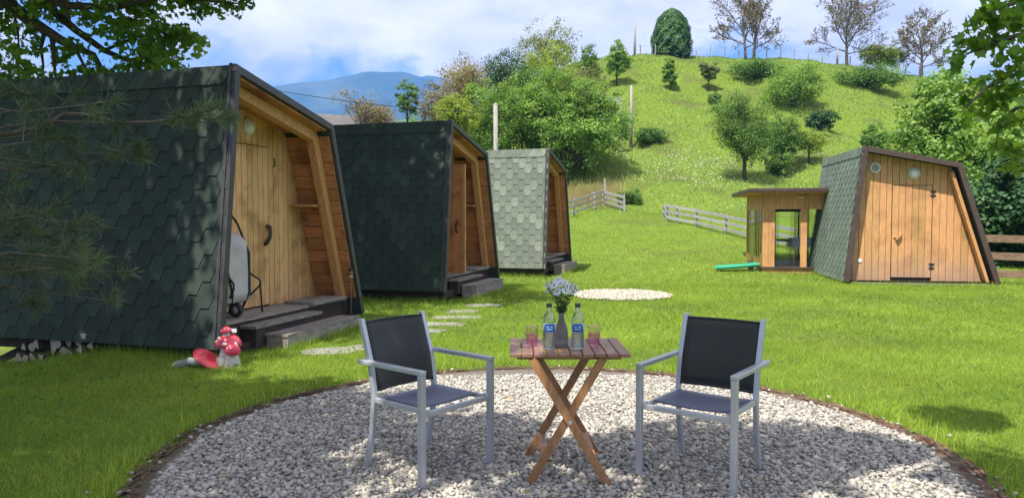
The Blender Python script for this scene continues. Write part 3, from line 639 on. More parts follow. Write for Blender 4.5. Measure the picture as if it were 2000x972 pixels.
# small pale gravel disc on the lawn
SC, SR = Vector((2.14, 14.25)), .97
rng = np.random.RandomState(8)
p1 = jitter_disc(SC.x, SC.y, SR, .05, rng); P = np.c_[p1, .03+rng.uniform(-.008, .012, len(p1))+.02*(1-np.hypot(p1[:, 0]-SC.x, p1[:, 1]-SC.y)/SR)]
pebbles('gravel', P, rng.uniform(.04, .075, len(p1)), M['pebble_pale'], 9, 'small sunlit disc of cream gravel out on the lawn', 'gravel')
disc('gravel_bed', (SC.x, SC.y), 0, SR, .02, M['gravelbed'], 'bed of the small gravel disc', 'gravel bed', 48)

# stepping slabs
slabs = [(640, 687, .62, .40, 'first stepping slab, nearest the front step of cabin number 3'), (735, 679, .70, .30, 'second stepping slab from the near end of the row'), (778, 663, .72, .30, 'third stepping slab from the near end of the row'),
         (818, 648, .72, .30, 'fourth stepping slab from the near end of the row'), (862, 634, .72, .32, 'fifth stepping slab from the near end of the row'), (893, 621, .80, .32, 'sixth stepping slab from the near end of the row'),
         (902, 609, .55, .42, 'tilted grey stepping slab half hidden in the grass'), (945, 597, .62, .34, 'farthest stepping slab, in the shade before the middle cabin')]
slab_xy = []
rs = random.Random(3)
for (u, v, wx, wy, lab) in slabs:
    x, y, z = ray_ground(u, v); slab_xy.append((x, y, wx, wy))
    n = 14; pts = []
    for i in range(n):
        t = 2*math.pi*i/n; k = 1/max(abs(math.cos(t)), abs(math.sin(t)))**.82; jt = rs.uniform(.93, 1.05); pts.append((math.cos(t)*k*wx*.5*jt, math.sin(t)*k*wy*.5*jt, -.04))
    o = MB().prism(pts, (0, 0, .058)).build('stepping_stone', M['stone'], None, bevel=.006); o.location = (x, y, z); o.rotation_euler = (rs.uniform(-.02, .02), rs.uniform(-.02, .02), .1+rs.uniform(-.1, .1))
    tag(o, lab, 'stepping stone', 'stepping slabs across the lawn')

# ------------------------------------------------------------------ chairs
def chair(loc, rz, label):
    """local: +y is the way the sitter faces"""
    r = empty('garden_chair', loc, rz, label, 'chair', 'garden chairs on the gravel')
    al = M['alu']; hw = .284
    for s in (-1, 1):
        x = s*hw
        MB().bar((x, .245, .0), (x, .245, .635), .036, .036, (0, 1, 0)).build('leg', al, r, bevel=.004)
        mb = MB()
        pts = [(-.285, 0), (-.235, .22), (-.215, .43), (-.245, .62), (-.335, .89)]
        for (ya, za), (yb, zb) in zip(pts[:-1], pts[1:]):
            xx = x - s*.038
            mb.bar((xx, ya, za), (xx, yb, zb+.004), .028, .034, (0, 1, 0))
        mb.build('leg', al, r, bevel=.003)
        MB().box((x-.021, -.30, .636), (x+.021, .264, .662)).build('armrest', al, r, bevel=.005)
        MB().box((x-s*.042-.012, -.21, .405), (x-s*.042+.012, .232, .433)).build('seat_rail', al, r, bevel=.003)
    MB().box((-hw+.019, .228, .395), (hw-.019, .256, .425)).build('front_rail', al, r, bevel=.003)
    MB().box((-hw+.053, -.226, .40), (hw-.053, -.204, .425)).build('rear_rail', al, r, bevel=.003)
    for s in (-1, 1): MB().box((s*(hw-.03)-.012, .215, .408), (s*(hw-.03)+.012, .262, .438)).build('end_cap', al, r, bevel=.003)
    # slings: gently sagging sheets with thickness
    def sheet(fn, nu, nv, th, nrm):
        mb = MB(); V = [fn(i/nu, j/nv) for j in range(nv+1) for i in range(nu+1)]; k = len(V); V2 = [tuple(Vector(v)+Vector(nrm)*th) for v in V]
        Fc = []
        for j in range(nv):
            for i in range(nu):
                a = j*(nu+1)+i; q = (a, a+1, a+nu+2, a+nu+1); Fc.append(q); Fc.append(tuple(p+k for p in q[::-1]))
        ring = [i for i in range(nu)] + [j*(nu+1)+nu for j in range(nv)] + [nv*(nu+1)+nu-i for i in range(nu)] + [(nv-j)*(nu+1) for j in range(nv)]
        for a, b in zip(ring, ring[1:]+ring[:1]): Fc.append((b, a, a+k, b+k))
        return mb._add(V+V2, Fc, True)
    hs = hw-.052
    sheet(lambda u, v: (-hs+2*hs*u, -.205+.385*v, .434-.022*math.sin(math.pi*u)*(.4+.6*math.sin(math.pi*v))), 10, 8, .004, (0, 0, -1)).build('seat', M['sling_seat'], r)
    def bk(u, v):
        z = .475+.40*v; y = np.interp(z, [.43, .62, .89], [-.215, -.245, -.335]) + .012
        return (-hs+2*hs*u, float(y)-.030*math.sin(math.pi*u), z)
    sheet(bk, 10, 8, .004, (0, -1, 0)).build('backrest', M['sling_back'], r)
    for zz in (.474, .876):
        mb = MB(); 
        for i in range(10):
            a, b = bk(i/10, (zz-.475)/.40), bk((i+1)/10, (zz-.475)/.40); mb.bar((a[0], a[1]-.002, a[2]), (b[0], b[1]-.002, b[2]), .012, .014)
        mb.build('hem', M['sling_back'], r)
    for zz in (.885,):
        for s in (-1, 1): MB().box((s*(hw-.038)-.015, -.352, .888), (s*(hw-.038)+.015, -.318, .898)).build('end_cap', al, r, bevel=.002)
    return r
def face_dir(dx, dy): return math.atan2(dy, dx) - math.pi/2
chair((-.505, 4.41, .010), face_dir(.76, -.65), 'grey metal garden chair with black mesh back on the left of the table')
chair((1.125, 4.285, .010), face_dir(-.60, -.80), 'grey metal garden chair with black mesh back on the right of the table')

# ------------------------------------------------------------------ folding table
TZ = .760
tab = empty('folding_table', (.328, 4.35, 0), 0, 'small folding wooden table with slatted top and crossed legs', 'table')
n = 10; sw = .685/n
for i in range(n):
    x = -.3425+i*sw; MB().box((x+.0035, -.28, TZ-.02), (x+sw-.0035, .28, TZ)).build('slat', M['table_wood'], tab, bevel=.003)
for y in (-.19, .19): MB().box((-.30, y-.011, TZ-.046), (.30, y+.011, TZ-.0215)).build('apron', M['table_leg'], tab, bevel=.003)
for s, xa, xb in ((-1, -.215, .225), (1, .19, -.235)):
    for y in ((-.262, .262) if s < 0 else (-.236-.002, .238)):
        yy = y + (.0 if s < 0 else 0)
        MB().bar((xa, yy, TZ-.030), (xb, yy, .0), .022, .046, (1, 0, 0)).build('leg', M['table_leg'], tab, bevel=.003)
    f = .16; xs = xb+(xa-xb)*f/TZ*1.0
    MB().bar((xs, -.225 if s > 0 else -.25, f), (xs, .226 if s > 0 else .25, f), .040, .018).build('stretcher', M['table_leg'], tab, bevel=.003)
    MB().bar((xa, -.225, TZ-.04), (xa, .225, TZ-.04), .03, .02).build('top_bar', M['table_leg'], tab)
for y in (-.276, .276): MB().tube([(-.0, y-.006, .372), (0, y+.006, .372)], .011, 10).build('pivot_bolt', M['alu'], tab)
def on_table(u, v):
    Y = (HC-TZ)*F/(v-426); return (px(u, Y), Y, TZ)
# bottles
def bottle(loc, rz, label):
    r = empty('water_bottle', loc, rz, label, 'bottle', 'water bottles on the table')
    R = .0365
    o = [(0, .004), (.024, .002), (R-.003, .004), (R, .012), (R, .165), (R-.002, .18), (.030, .198), (.020, .214), (.0150, .224), (.0142, .246), (.0142, .252)]
    inn = [(.0118, .252), (.0118, .225), (.017, .213), (.027, .196), (R-.004, .178), (R-.003, .165), (R-.003, .014), (.02, .010), (0, .010)]
    MB().lathe(o+inn, 28).build('glass_body', M['glass'], r)
    MB().lathe([(0, .011), (.02, .0112), (R-.0034, .015), (R-.0034, .148), (0, .148)], 28).build('water', M['glass'], r)
    c = MB().lathe([(0, .268), (.0155, .268), (.0165, .265), (.0165, .2465), (.0148, .2455)], 20).build('cap', M['cap'], r)
    # printed band and badge around the front
    def wrap(a0, a1, zf, R2, mat, nm, par, n=24):
        mb = MB(); V = []
        for i in range(n+1):
            a = a0+(a1-a0)*i/n; z0, z1 = zf(i/n); V += [(R2*math.sin(a), -R2*math.cos(a), z0), (R2*math.sin(a), -R2*math.cos(a), z1)]
        return mb._add(V, [(2*i, 2*i+2, 2*i+3, 2*i+1) for i in range(n)], True).build(nm, mat, par)
    lb = wrap(-1.5, 1.5, lambda t: (.118, .156), R+.0004, M['pale_label'], 'label_band', r)
    wrap(-.98, .98, lambda t: (.130-.026*math.sqrt(max(0, 1-(2*t-1)**4)), .130+.022*math.sqrt(max(0, 1-(2*t-1)**4))), R+.0009, M['blue_label'], 'badge', lb)
    for (a0, a1, z) in ((-.62, -.12, .136), (.06, .6, .136), (-.55, .5, .122)):
        wrap(a0, a1, lambda t: (z-.0028, z+.0028), R+.0013, M['pale_label'], 'print', lb, 8)
    return r
bottle(on_table(1073, 683), .06, 'clear water bottle with blue label, left of the vase')
bottle(on_table(1129, 683), -.1, 'clear water bottle with blue label, right of the vase')
def tumbler(loc, label):
    r = empty('tumbler', loc, rs.uniform(0, 1), label, 'glass', 'pink tumblers on the table')
    H_ = .122
    MB().lathe([(0, .001), (.030, .0), (.033, .004), (.0355, .05), (.038, .0752), (.0352, .0752), (.033, .05), (.029, .012), (0, .010)], 28).build('tinted_base', M['pink_glass'], r)
    MB().lathe([(.038, .0754), (.0415, .10), (.0445, H_), (.0425, H_), (.039, .10), (.0352, .0754)], 28).build('rim', M['clear_tumbler'], r)
    return r
tumbler(on_table(1039, 677), 'pink tinted tumbler at the left of the table')
tumbler(on_table(1161, 676), 'pink tinted tumbler at the right of the table')
# vase and flowers
vp = on_table(1097, 676)
vz = empty('vase', vp, 0, 'grey clay bottle vase holding the daisies', 'vase')
MB().lathe([(0, .002), (.036, 0), (.040, .004), (.0405, .040)], 28).build('base_band', M['vase_band'], vz)
MB().lathe([(.0405, .0402), (.0405, .062), (.038, .09), (.030, .120), (.021, .145), (.0165, .165), (.0155, .190), (.0175, .196), (.0145, .197), (.0135, .188), (.0135, .16)], 28).build('body', M['vase'], vz)
bq = empty('bouquet', (vp[0], vp[1], vp[2]), 0, 'bunch of white daisies with dark leafy stems in the vase', 'flowers')
rb = random.Random(12)
def daisy_mesh(R, np_):
    mb = MB()
    for i in range(np_):
        a = 2*math.pi*i/np_ + rb.uniform(-.08, .08); R2 = R*rb.uniform(.88, 1.05); d = Vector((math.cos(a), math.sin(a), 0)); t = Vector((-d.y, d.x, 0)); z = rb.uniform(-.002, .003)
        w_ = R*.19
        mb._add([d*R*.2, d*R2*.6+t*w_+Vector((0, 0, .003)), d*R2+t*w_*.5+Vector((0, 0, z)), d*R2-t*w_*.5+Vector((0, 0, z)), d*R2*.6-t*w_+Vector((0, 0, .003))], [(0, 4, 3, 2, 1)])
    return mb
heads = [(-.075, .0, .335), (-.045, -.03, .365), (-.058, .035, .375), (-.01, -.035, .375), (.0, .02, .385), (.035, -.02, .362), (.045, .03, .375), (.075, -.01, .345), (.098, .0, .338), (.06, -.035, .325), (-.03, -.045, .328), (.02, -.05, .335), (-.085, -.02, .365), (.015, .05, .36), (-.02, .01, .395), (.085, .03, .36)]
for (hx, hy, hz) in heads:
    h = Vector((hx, hy, hz)); base = Vector((hx*.08, hy*.08, .17)); mid = Vector((hx*.35, hy*.35, .25))
    MB().tube([base, mid, h], .0018, 5).build('stem', M['stem'], bq)
    nrm = (Vector((hx*3.2, hy*2-.10, .10+rb.uniform(0, .12)))).normalized()
    Mx = Matrix.Translation(h) @ nrm.to_track_quat('Z', 'Y').to_matrix().to_4x4()
    fl = daisy_mesh(rb.uniform(.023, .029), 15).xf(Mx).build('flower', M['petal'], bq)
    MB().lathe([(0, .0065), (.005, .005), (.008, .001), (.008, -.002)], 10).xf(Mx).build('flower_centre', M['yellow'], fl)
mb = MB()
for i in range(330):
    f = rb.uniform(.0, 1); a = rb.uniform(0, 6.283); r = .012+.085*f*rb.random()**.5; p = Vector((r*math.cos(a), r*.6*math.sin(a), .195+.19*f*(.6+.4*rb.random())))
    d = Vector((rb.gauss(0, 1)+math.cos(a), rb.gauss(0, 1)+math.sin(a), rb.gauss(.3, .8))).normalized(); t = d.cross(Vector((rb.gauss(0, 1), rb.gauss(0, 1), rb.gauss(0, 1)))).normalized(); l = rb.uniform(.010, .022)
    mb._add([p, p+d*l*.5+t*l*.22, p+d*l, p+d*l*.5-t*l*.22], [(0, 1, 2, 3)])
mb.build('leaves', M['stem'], bq)
for i in range(7):
    a = rb.uniform(0, 6.283); r = rb.uniform(.05, .11); p = Vector((r*math.cos(a), r*.6*math.sin(a), rb.uniform(.34, .42)))
    MB().tube([(0, 0, .18), p*.5+Vector((0, 0, .10)), p], .0013, 5).build('sprig', M['stem'], bq)

# ------------------------------------------------------------------ ceramic toadstools, planter bits beside the near cabin
gx_, gy_ = -2.93, 7.50
ms = empty('mushroom_ornament', (gx_, gy_, tz(gx_, gy_)), .2, 'red and white ceramic toadstool cluster at the cabin corner', 'garden ornament')
def cap_mesh(R, H, squash=1.0, n=26):
    return MB().lathe([(R*.30, .02*H), (R*.8, -.08*H), (R*.98, -.02*H), (R, .08*H), (R*.93, .35*H), (R*.75, .66*H), (R*.45, .9*H), (R*.18, .99*H), (0.0, H)], n)
def toad(x, y, z, R, H, sr, sh, tilt, nsp, seed, root, stem_top=None):
    rg = random.Random(seed); Mx = Matrix.Translation((x, y, z)) @ Matrix.Rotation(tilt[0], 4, 'X') @ Matrix.Rotation(tilt[1], 4, 'Y')
    MB().lathe([(sr*1.25, 0), (sr*1.3, sh*.2), (sr*1.05, sh*.55), (sr*.9, sh), (0, sh)], 18).xf(Matrix.Translation((x, y, z-sh)) ).build('stalk', M['white_ceramic'], root)
    c = cap_mesh(R, H).xf(Mx).build('mushroom_cap', M['red_gloss'], root)
    for i in range(nsp):
        a = -math.pi/2 + rg.uniform(-1.9, 1.9); f = rg.uniform(.25, .85); rr_ = R*math.cos(f*1.2)**.6*.97; zz = H*(.15+.8*f)
        prof = [(R, .08*H), (R*.93, .35*H), (R*.75, .66*H), (R*.45, .9*H)]
        k = rg.randrange(1, 4); p = Vector((prof[k][0]*math.cos(a), prof[k][0]*math.sin(a), prof[k][1])); nn = Vector((p.x/R, p.y/R, .2+p.z/H*.9)).normalized()
        sp = MB().lathe([(0, .005), (R*.07, .004), (R*.12, .0), (R*.12, -.004)], 10).xf(Mx @ Matrix.Translation(p) @ nn.to_track_quat('Z', 'Y').to_matrix().to_4x4()); sp.build('spot', M['white_paint'], c)
toad(0, .03, .215, .132, .115, .085, .22, (.10, .05), 6, 1, ms)
toad(-.015, -.0, .355, .055, .055, .033, .07, (.1, -.1), 3, 2, ms)
toad(.055, -.075, .155, .082, .085, .062, .16, (.22, .12), 4, 3, ms)
MB().box((.035, -.005, .345), (.085, .0, .385)).build('tag', M['white_paint'], ms)
mb = MB().lathe([(.0, 0), (.05, 0), (.062, .03), (.05, .09), (.03, .11), (0, .112)], 14); mb.xf(Matrix.Translation((-.06, -.05, 0))); mb.build('pot', M['white_ceramic'], ms)
fm = empty('mushroom_ornament', (-3.10, 7.40, tz(-3.1, 7.4)), .25, 'toppled ceramic toadstool with a long red cap lying in the grass', 'garden ornament')
cap_mesh(.165, .045).xf(Matrix.Translation((0, 0, .085)) @ Matrix.Rotation(.62, 4, 'Y') @ Matrix.Rotation(.25, 4, 'X')).build('mushroom_cap', M['red_gloss'], fm)
MB().lathe([(.03, 0), (.042, .05), (.034, .12), (0, .125)], 14).xf(Matrix.Translation((-.085, .05, .045)) @ Matrix.Rotation(-1.25, 4, 'Y') @ Matrix.Rotation(.3, 4, 'X')).build('stalk', M['white_ceramic'], fm)
stn = [(-3.36, 7.46, .10, .055)]
for (x, y, r, h) in stn:
    mb = MB(); rg = random.Random(7)
    prof = [(0, h), (r*.5, h*.95), (r*.85, h*.6), (r, .0), (r*.9, -h*.4)]
    mb.lathe(prof, 10); mb.v = [(a*1.5*(1+rg.uniform(-.12, .12)), b*.8*(1+rg.uniform(-.1, .1)), c*(1+rg.uniform(-.15, .15))) for a, b, c in mb.v]
    o = mb.build('rock', M['stone']); o.location = (x, y, tz(x, y)+.02); o.rotation_euler = (0, -.25, .3); tag(o, 'pale rock beside the toppled toadstool', 'rock')

# lantern on a stake
lp = (-2.335, 10.58); ln = empty('stake_lantern', (lp[0], lp[1], tz(*lp)), 0, 'small lantern on a thin stake at the right corner of cabin number 3', 'lantern')
MB().tube([(0, 0, -.05), (0, 0, .66)], .006, 8).build('stake', M['fence_brown'], ln)
MB().lathe([(.012, .66), (.032, .665), (.032, .672), (.028, .674)], 12).build('base', M['white_paint'], ln)
MB().lathe([(.027, .675), (.030, .70), (.027, .745), (.025, .745), (.027, .70), (.024, .676)], 12).build('globe', M['glass'], ln)
MB().lathe([(.034, .746), (.020, .77), (.006, .79), (0, .792)], 12).build('lid', M['black_metal'], ln)
MB().tube([(-.03, 0, .75), (-.025, 0, .81), (0, 0, .835), (.025, 0, .81), (.03, 0, .75)], .003, 6).build('bail', M['black_metal'], ln)

# upended wheelbarrow leaning on the porch wall of cabin 1
wb = empty('wheelbarrow', cab_pt(cab1, .72, .35, .242), cab1.rotation_euler.z, 'pale grey wheelbarrow tub stood on end with a black tube frame on the porch', 'wheelbarrow'); wb.scale = (.92, .92, .92)
T_ = Matrix.Rotation(-.10, 4, 'X')
def loft(rings):
    mb = MB(); n = len(rings[0]); V = [p for r in rings for p in r]
    return mb._add(V, [(i*n+j, i*n+(j+1) % n, (i+1)*n+(j+1) % n, (i+1)*n+j) for i in range(len(rings)-1) for j in range(n)], True)
def rrect(hx, hz, cz, y, r=.10, k=5):
    P = []
    for (sx, sz, a0) in ((1, 1, 0), (-1, 1, math.pi/2), (-1, -1, math.pi), (1, -1, 1.5*math.pi)):
        for i in range(k+1):
            a = a0+math.pi/2*i/k; P.append((sx*(hx-r)+r*math.cos(a), y, cz+sz*(hz-r)+r*math.sin(a)))
    return P
tub = loft([rrect(.335, .50, .66, .17), rrect(.35, .52, .66, .175), rrect(.35, .52, .66, .15), rrect(.325, .495, .66, .145), rrect(.30, .45, .62, -.02), rrect(.27, .40, .60, -.11), rrect(.2, .30, .59, -.135)])
tub.face(rrect(.2, .30, .59, -.135)); tub.xf(T_); tub.build('tub', M['grey_plastic'], wb)
for s in (-1, 1):
    MB().tube([T_ @ Vector(p) for p in ((s*.10, -.03, .06), (s*.17, -.145, .30), (s*.25, -.14, .8), (s*.29, .02, 1.20), (s*.30, .12, 1.34))], .016, 8).build('handle_tube', M['black_metal'], wb)
    MB().tube([T_ @ Vector(p) for p in ((s*.22, -.12, .56), (s*.27, -.25, .44), (s*.27, -.25, .38), (s*.2, -.13, .26))], .013, 8).build('foot', M['black_metal'], wb)
MB().tube([T_ @ Vector(p) for p in ((.27, -.25, .42), (.29, -.22, .02))], .012, 8).build('stand', M['black_metal'], wb)
wh = MB().lathe([(.055, -.03), (.08, -.035), (.095, -.02), (.10, 0), (.095, .02), (.08, .035), (.055, .03)], 22); wh.xf(Matrix.Translation((0, -.03, .10)) @ Matrix.Rotation(math.pi/2, 4, 'Y')); wo = wh.build('tyre', M['chair_black'], wb)
MB().lathe([(0, .02), (.057, .022), (.057, -.022), (0, -.02)], 18).xf(Matrix.Translation((0, -.03, .10)) @ Matrix.Rotation(math.pi/2, 4, 'Y')).build('rim', M['grey_plastic'], wo)

# firewood heap under the tall end of cabin 1
rl = random.Random(21); fw = []
for row, nn in ((0, 9), (1, 8), (2, 6), (3, 4)):
    for i in range(nn): fw.append((row, i - nn/2 + rl.uniform(-.15, .15)))
for (row, k) in fw:
    r = rl.uniform(.055, .085); a0 = rl.uniform(0, 6.28); kind_ = rl.choice(('wedge', 'wedge', 'half', 'round'))
    if kind_ == 'wedge': poly = [(-r*.5, 0)] + [(-r*.5+r*1.6*math.cos(t), r*1.6*math.sin(t)) for t in (-.5, -.25, 0, .25, .5)]
    elif kind_ == 'half': poly = [(r*math.cos(t), r*math.sin(t)-r*.3) for t in np.linspace(0, math.pi, 7)]
    else: poly = [(r*.8*math.cos(t), r*.8*math.sin(t)) for t in np.linspace(0, 2*math.pi, 9)[:-1]]
    c, s = math.cos(a0), math.sin(a0); poly = [(x*c-y*s, x*s+y*c) for x, y in poly]
    ln_ = rl.uniform(.3, .36)
    s_b = 2.35 + k*.135; base = cab_pt(cab1, -.02+rl.uniform(-.05, .05)+row*.05, s_b, 0)
    zg = tz(base.x, base.y) + .06 + row*.112 + rl.uniform(-.01, .01)
    e = empty('firewood_log', (base.x, base.y, zg), cab1.rotation_euler.z + rl.uniform(-.12, .12), 'split firewood log in the heap under the dark raised cabin', 'firewood', 'firewood logs heaped under the cabin')
    MB().prism([(0, x, y) for x, y in poly], (ln_, 0, 0)).build('log', M['log_bark'], e)
    MB().prism([(-.003, x*.96, y*.96) for x, y in poly], (.004, 0, 0)).build('cut_face', M['log_end'], e)

# ------------------------------------------------------------------ gazebo behind the right cabin
gz_o = (6.86, 20.0); gth = math.atan2(-.19, .98)     # local x: along the front, y: back
gz = empty('gazebo', (gz_o[0], gz_o[1], tz(*gz_o)+.02), gth, 'flat roofed wooden garden pavilion with big glass panes behind the right cabin', 'gazebo')
GS, GH, FL = 3.6, 2.16, .13
MB().box((-.04, -.04, FL-.05), (GS+.04, GS+.04, FL)).build('floor', M['trim_brown'], gz)
k = 0; x = 0.0
while x < GS-.01:
    MB().box((x+.004, .0, -.12), (x+.146, .03, FL-.052)).build('skirt_board', M['larch_board'], gz); x += .15
x = 0
while x < GS-.01:
    MB().box((.0, x+.034, -.25), (.03, x+.176, FL-.052)).build('skirt_board', M['grey_wood'], gz); x += .18
MB().box((-.42, -.42, GH), (GS+.42, GS+.55, GH+.10)).build('roof', M['trim_brown'], gz, bevel=.01)
MB().box((-.38, -.38, GH-.03), (GS+.38, GS+.5, GH-.002)).build('roof_soffit', M['larch_board'], gz)
MB().box((.9, -.05, GH-.17), (1.05, -.02, GH-.13)).build('lamp', M['lamp_white'], gz)
x = 0.0; fz0 = 1.70
while x < GS-.01:
    MB().box((x+.003, .0, fz0), (min(x+.147, GS), .028, GH-.032)).build('fascia_board', M['larch_board'], gz)
    if x > .03: MB().box((.0, x+.003, fz0), (.028, min(x+.147, GS), GH-.032)).build('fascia_board', M['beam'], gz)
    MB().box((x+.003, GS-.028, fz0+.2), (min(x+.147, GS), GS, GH-.032)).build('fascia_board', M['larch_board'], gz)
    x += .15
for (x0, x1) in ((.0, .145), (.15, .31), (.98, 1.14), (1.9, 2.05), (2.8, 2.95), (3.45, 3.6)):
    MB().box((x0, -.002, FL+.002), (x1, .032, fz0-.003)).build('post', M['larch_board'], gz)
for (x0, x1) in ((.31, .98), (1.14, 1.9), (2.05, 2.8), (2.95, 3.45)):
    MB().box((x0+.004, .012, FL+.02), (x1-.004, .018, fz0-.01)).build('pane', M['pane'], gz)
for (x0, x1) in ((.0, .14), (.62, .74), (1.7, 1.9), (2.9, 3.02), (3.46, 3.6)):
    MB().box((x0, GS-.034, FL+.002), (x1, GS-.002, fz0+.19)).build('post', M['larch_board'], gz)
fr = MB(); fr.box((.78, GS-.05, FL+.002), (.90, GS-.036, 1.75)); fr.box((.78, GS-.051, 1.66), (1.72, GS-.035, 1.80)); fr.box((1.45, GS-.05, FL+.002), (1.60, GS-.036, 1.66)); fr.build('door_frame', pmat('dark_green_frame', (.02, .05, .04), (.03, .065, .05), rough=.5), gz)
for (x0, x1) in ((.14, .62), (.92, 1.43), (1.9, 2.9), (3.02, 3.46)):
    MB().box((x0+.004, GS-.022, FL+.02), (x1-.004, GS-.016, fz0+.18)).build('pane', M['pane'], gz)
MB().box((.92, GS-.07, .72), (2.9, GS-.052, .80)).build('rail', M['dark_wood'], gz)
# left side: slatted panel with a dark glazed door
for (y0, y1) in ((.034, .16), (.44, .50), (.86, .92), (1.26, 1.32), (1.60, 1.66), (2.75, 2.81), (3.16, 3.22), (3.46, 3.56)):
    MB().box((.0, y0, FL+.002), (.032, y1, fz0-.003)).build('post', M['beam'], gz)
for (y0, y1) in ((.16, .44), (.50, .86), (.92, 1.26), (1.32, 1.60), (2.81, 3.16), (3.22, 3.46)):
    MB().box((.012, y0+.003, FL+.02), (.018, y1-.003, fz0-.01)).build('pane', M['window_dark'], gz)
gd = empty('door'); gd.parent = gz
MB().box((.006, 1.67, FL+.005), (.028, 2.74, fz0-.008)).build('leaf', M['window_dark'], gd)
MB().tube([(-.01, 1.76, .98), (-.05, 1.76, .98), (-.05, 1.95, .98)], .012, 8).build('handle', M['alu'], gd)
MB().box((GS-.03, .04, FL+.002), (GS-.002, GS-.04, GH-.04)).build('side_wall', M['larch_board'], gz)
def gpt(a, b, z): return Matrix.Translation(gz.location) @ Matrix.Rotation(gth, 4, 'Z') @ Vector((a, b, z))
gt = empty('dining_table', gpt(1.55, 1.5, FL), gth, 'table under a pale cloth inside the glazed pavilion', 'table')
mb = MB(); n = 40; top = []; hem = []
for i in range(n):
    a = 2*math.pi*i/n; k_ = 1/max(abs(math.cos(a)), abs(math.sin(a)))**.8; top.append((.62*k_*math.cos(a), .45*k_*math.sin(a), .75)); fl_ = 1.04+.05*math.sin(i*1.9); hem.append((.62*k_*fl_*math.cos(a), .45*k_*fl_*math.sin(a), .50-.05*math.sin(i*2.3)))
mb._add(top+hem, [tuple(range(n))] + [(i, n+i, n+(i+1) % n, (i+1) % n) for i in range(n)], True); mb.build('tablecloth', M['cloth'], gt)
for sx in (-1, 1):
    for sy in (-1, 1): MB().bar((sx*.5, sy*.36, .745), (sx*.54, sy*.4, 0), .035, .035).build('leg', M['alu'], gt)
for (a, b, rz, lab) in ((2.42, 1.9, 2.2, 'dark chair behind the cloth covered table in the pavilion'), (2.3, 1.05, 1.2, 'dark chair at the near end of the pavilion table')):
    ch = empty('dining_chair', gpt(a, b, FL), gth+rz, lab, 'chair')
    MB().box((-.22, -.22, .42), (.22, .22, .46)).build('seat', M['chair_black'], ch, bevel=.01)
    MB().prism([(-.21, -.20, .5), (.21, -.20, .5), (.19, -.27, .92), (-.19, -.27, .92)], (0, -.025, 0)).build('backrest', M['chair_black'], ch, bevel=.01)
    for sx in (-1, 1):
        for sy in (-1, 1): MB().bar((sx*.19, sy*.18, .419), (sx*.22, sy*.22, 0), .028, .028).build('leg', M['beam'], ch)

# green slide chute lying at the pavilion
sx, sy, szz = ray_ground(1440, 529)
sl = empty('play_slide', (sx, sy, szz), -.12, 'green plastic slide end lying on the grass beside the pavilion', 'slide')
mb = MB(); rings = []
for i in range(9):
    t = i/8; x = -.58+1.15*t; z = .07+.10*t**2+.015*math.sin(t*3); rings.append([(x, -.22, z+.07), (x, -.20, z+.07), (x, -.18, z), (x, .18, z), (x, .20, z+.07), (x, .22, z+.07), (x, .22, z-.02), (x, -.22, z-.02)])
o = loft(rings); o.face(rings[0][::-1]); o.face(rings[-1]); o.build('chute', M['green_plastic'], sl)
MB().box((.35, -.20, -.02), (.42, .20, .13)).build('support', M['chair_black'], sl)

# ------------------------------------------------------------------ fences
def fence(name, label, posts, rails, mat, post_h, rail_w=.10, group=None, panel=None, posth2=None):
    """posts: list of (x,y) ground points; rails: heights"""
    z0 = [tz(*p) for p in posts]; o = empty(name, (posts[0][0], posts[0][1], z0[0]), 0, label, 'fence', group); off = Vector((posts[0][0], posts[0][1], z0[0]))
    rf = random.Random(len(posts)*7+1)
    for i, p in enumerate(posts):
        b = Vector((p[0], p[1], z0[i]))-off; h = post_h*(posth2[i] if posth2 else rf.uniform(.97, 1.06)); MB().bar(b-Vector((0, 0, .15)), b+Vector((rf.uniform(-.02, .02), 0, h)), .09, .09, (0, 1, 0)).build('post', mat, o)
    for i in range(len(posts)-1):
        a = Vector((*posts[i], z0[i]))-off; b = Vector((*posts[i+1], z0[i+1]))-off; d = (b-a).normalized(); nrm = Vector((d.y, -d.x, 0))*.065
        if nrm.y > 0: nrm = -nrm
        for h in rails:
            j = rf.uniform(-.015, .015); MB().bar(a+nrm-d*.04+Vector((0, 0, h+j)), b+nrm+d*.04+Vector((0, 0, h-j+rf.uniform(-.01, .01))), .028, rail_w).build('rail', mat, o)
    return o
def gpts(pp): return [ray_ground(u, v)[:2] for u, v in pp]
fence('rail_fence', 'weathered rail fence running from the far cabin up to the tall corner post', gpts([(1085, 431), (1121, 423), (1160, 408), (1177, 402)]), (.25, .55, .85), M['fence_wood'], .95)
fence('rail_fence', 'short weathered rail fence from the corner post down to the gap in the lawn', gpts([(1180, 402), (1219, 414)]), (.25, .52, .80), M['fence_wood'], .9, .13, posth2=[1.75, 1.05])
fence('rail_fence', 'long weathered rail fence right of the gap, running to the pavilion', gpts([(1303, 432), (1322, 436), (1360, 443), (1418, 457), (1475, 471), (1560, 492)]), (.20, .47, .74), M['fence_wood'], .85, .115)
x, y, _ = ray_ground(1296, 424)
fence('rail_fence', 'short run of fence beyond the gap end post', gpts([(1296, 424), (1306, 428)]), (.25, .55), M['fence_wood'], .55, .10)
fence('rail_fence', 'brown rail fence leaning behind the right edge of the orange fronted cabin', [(10.75, 17.2), (12.6, 15.9), (14.6, 14.6)], (.25, .65, 1.05), M['fence_brown'], 1.25, .17)
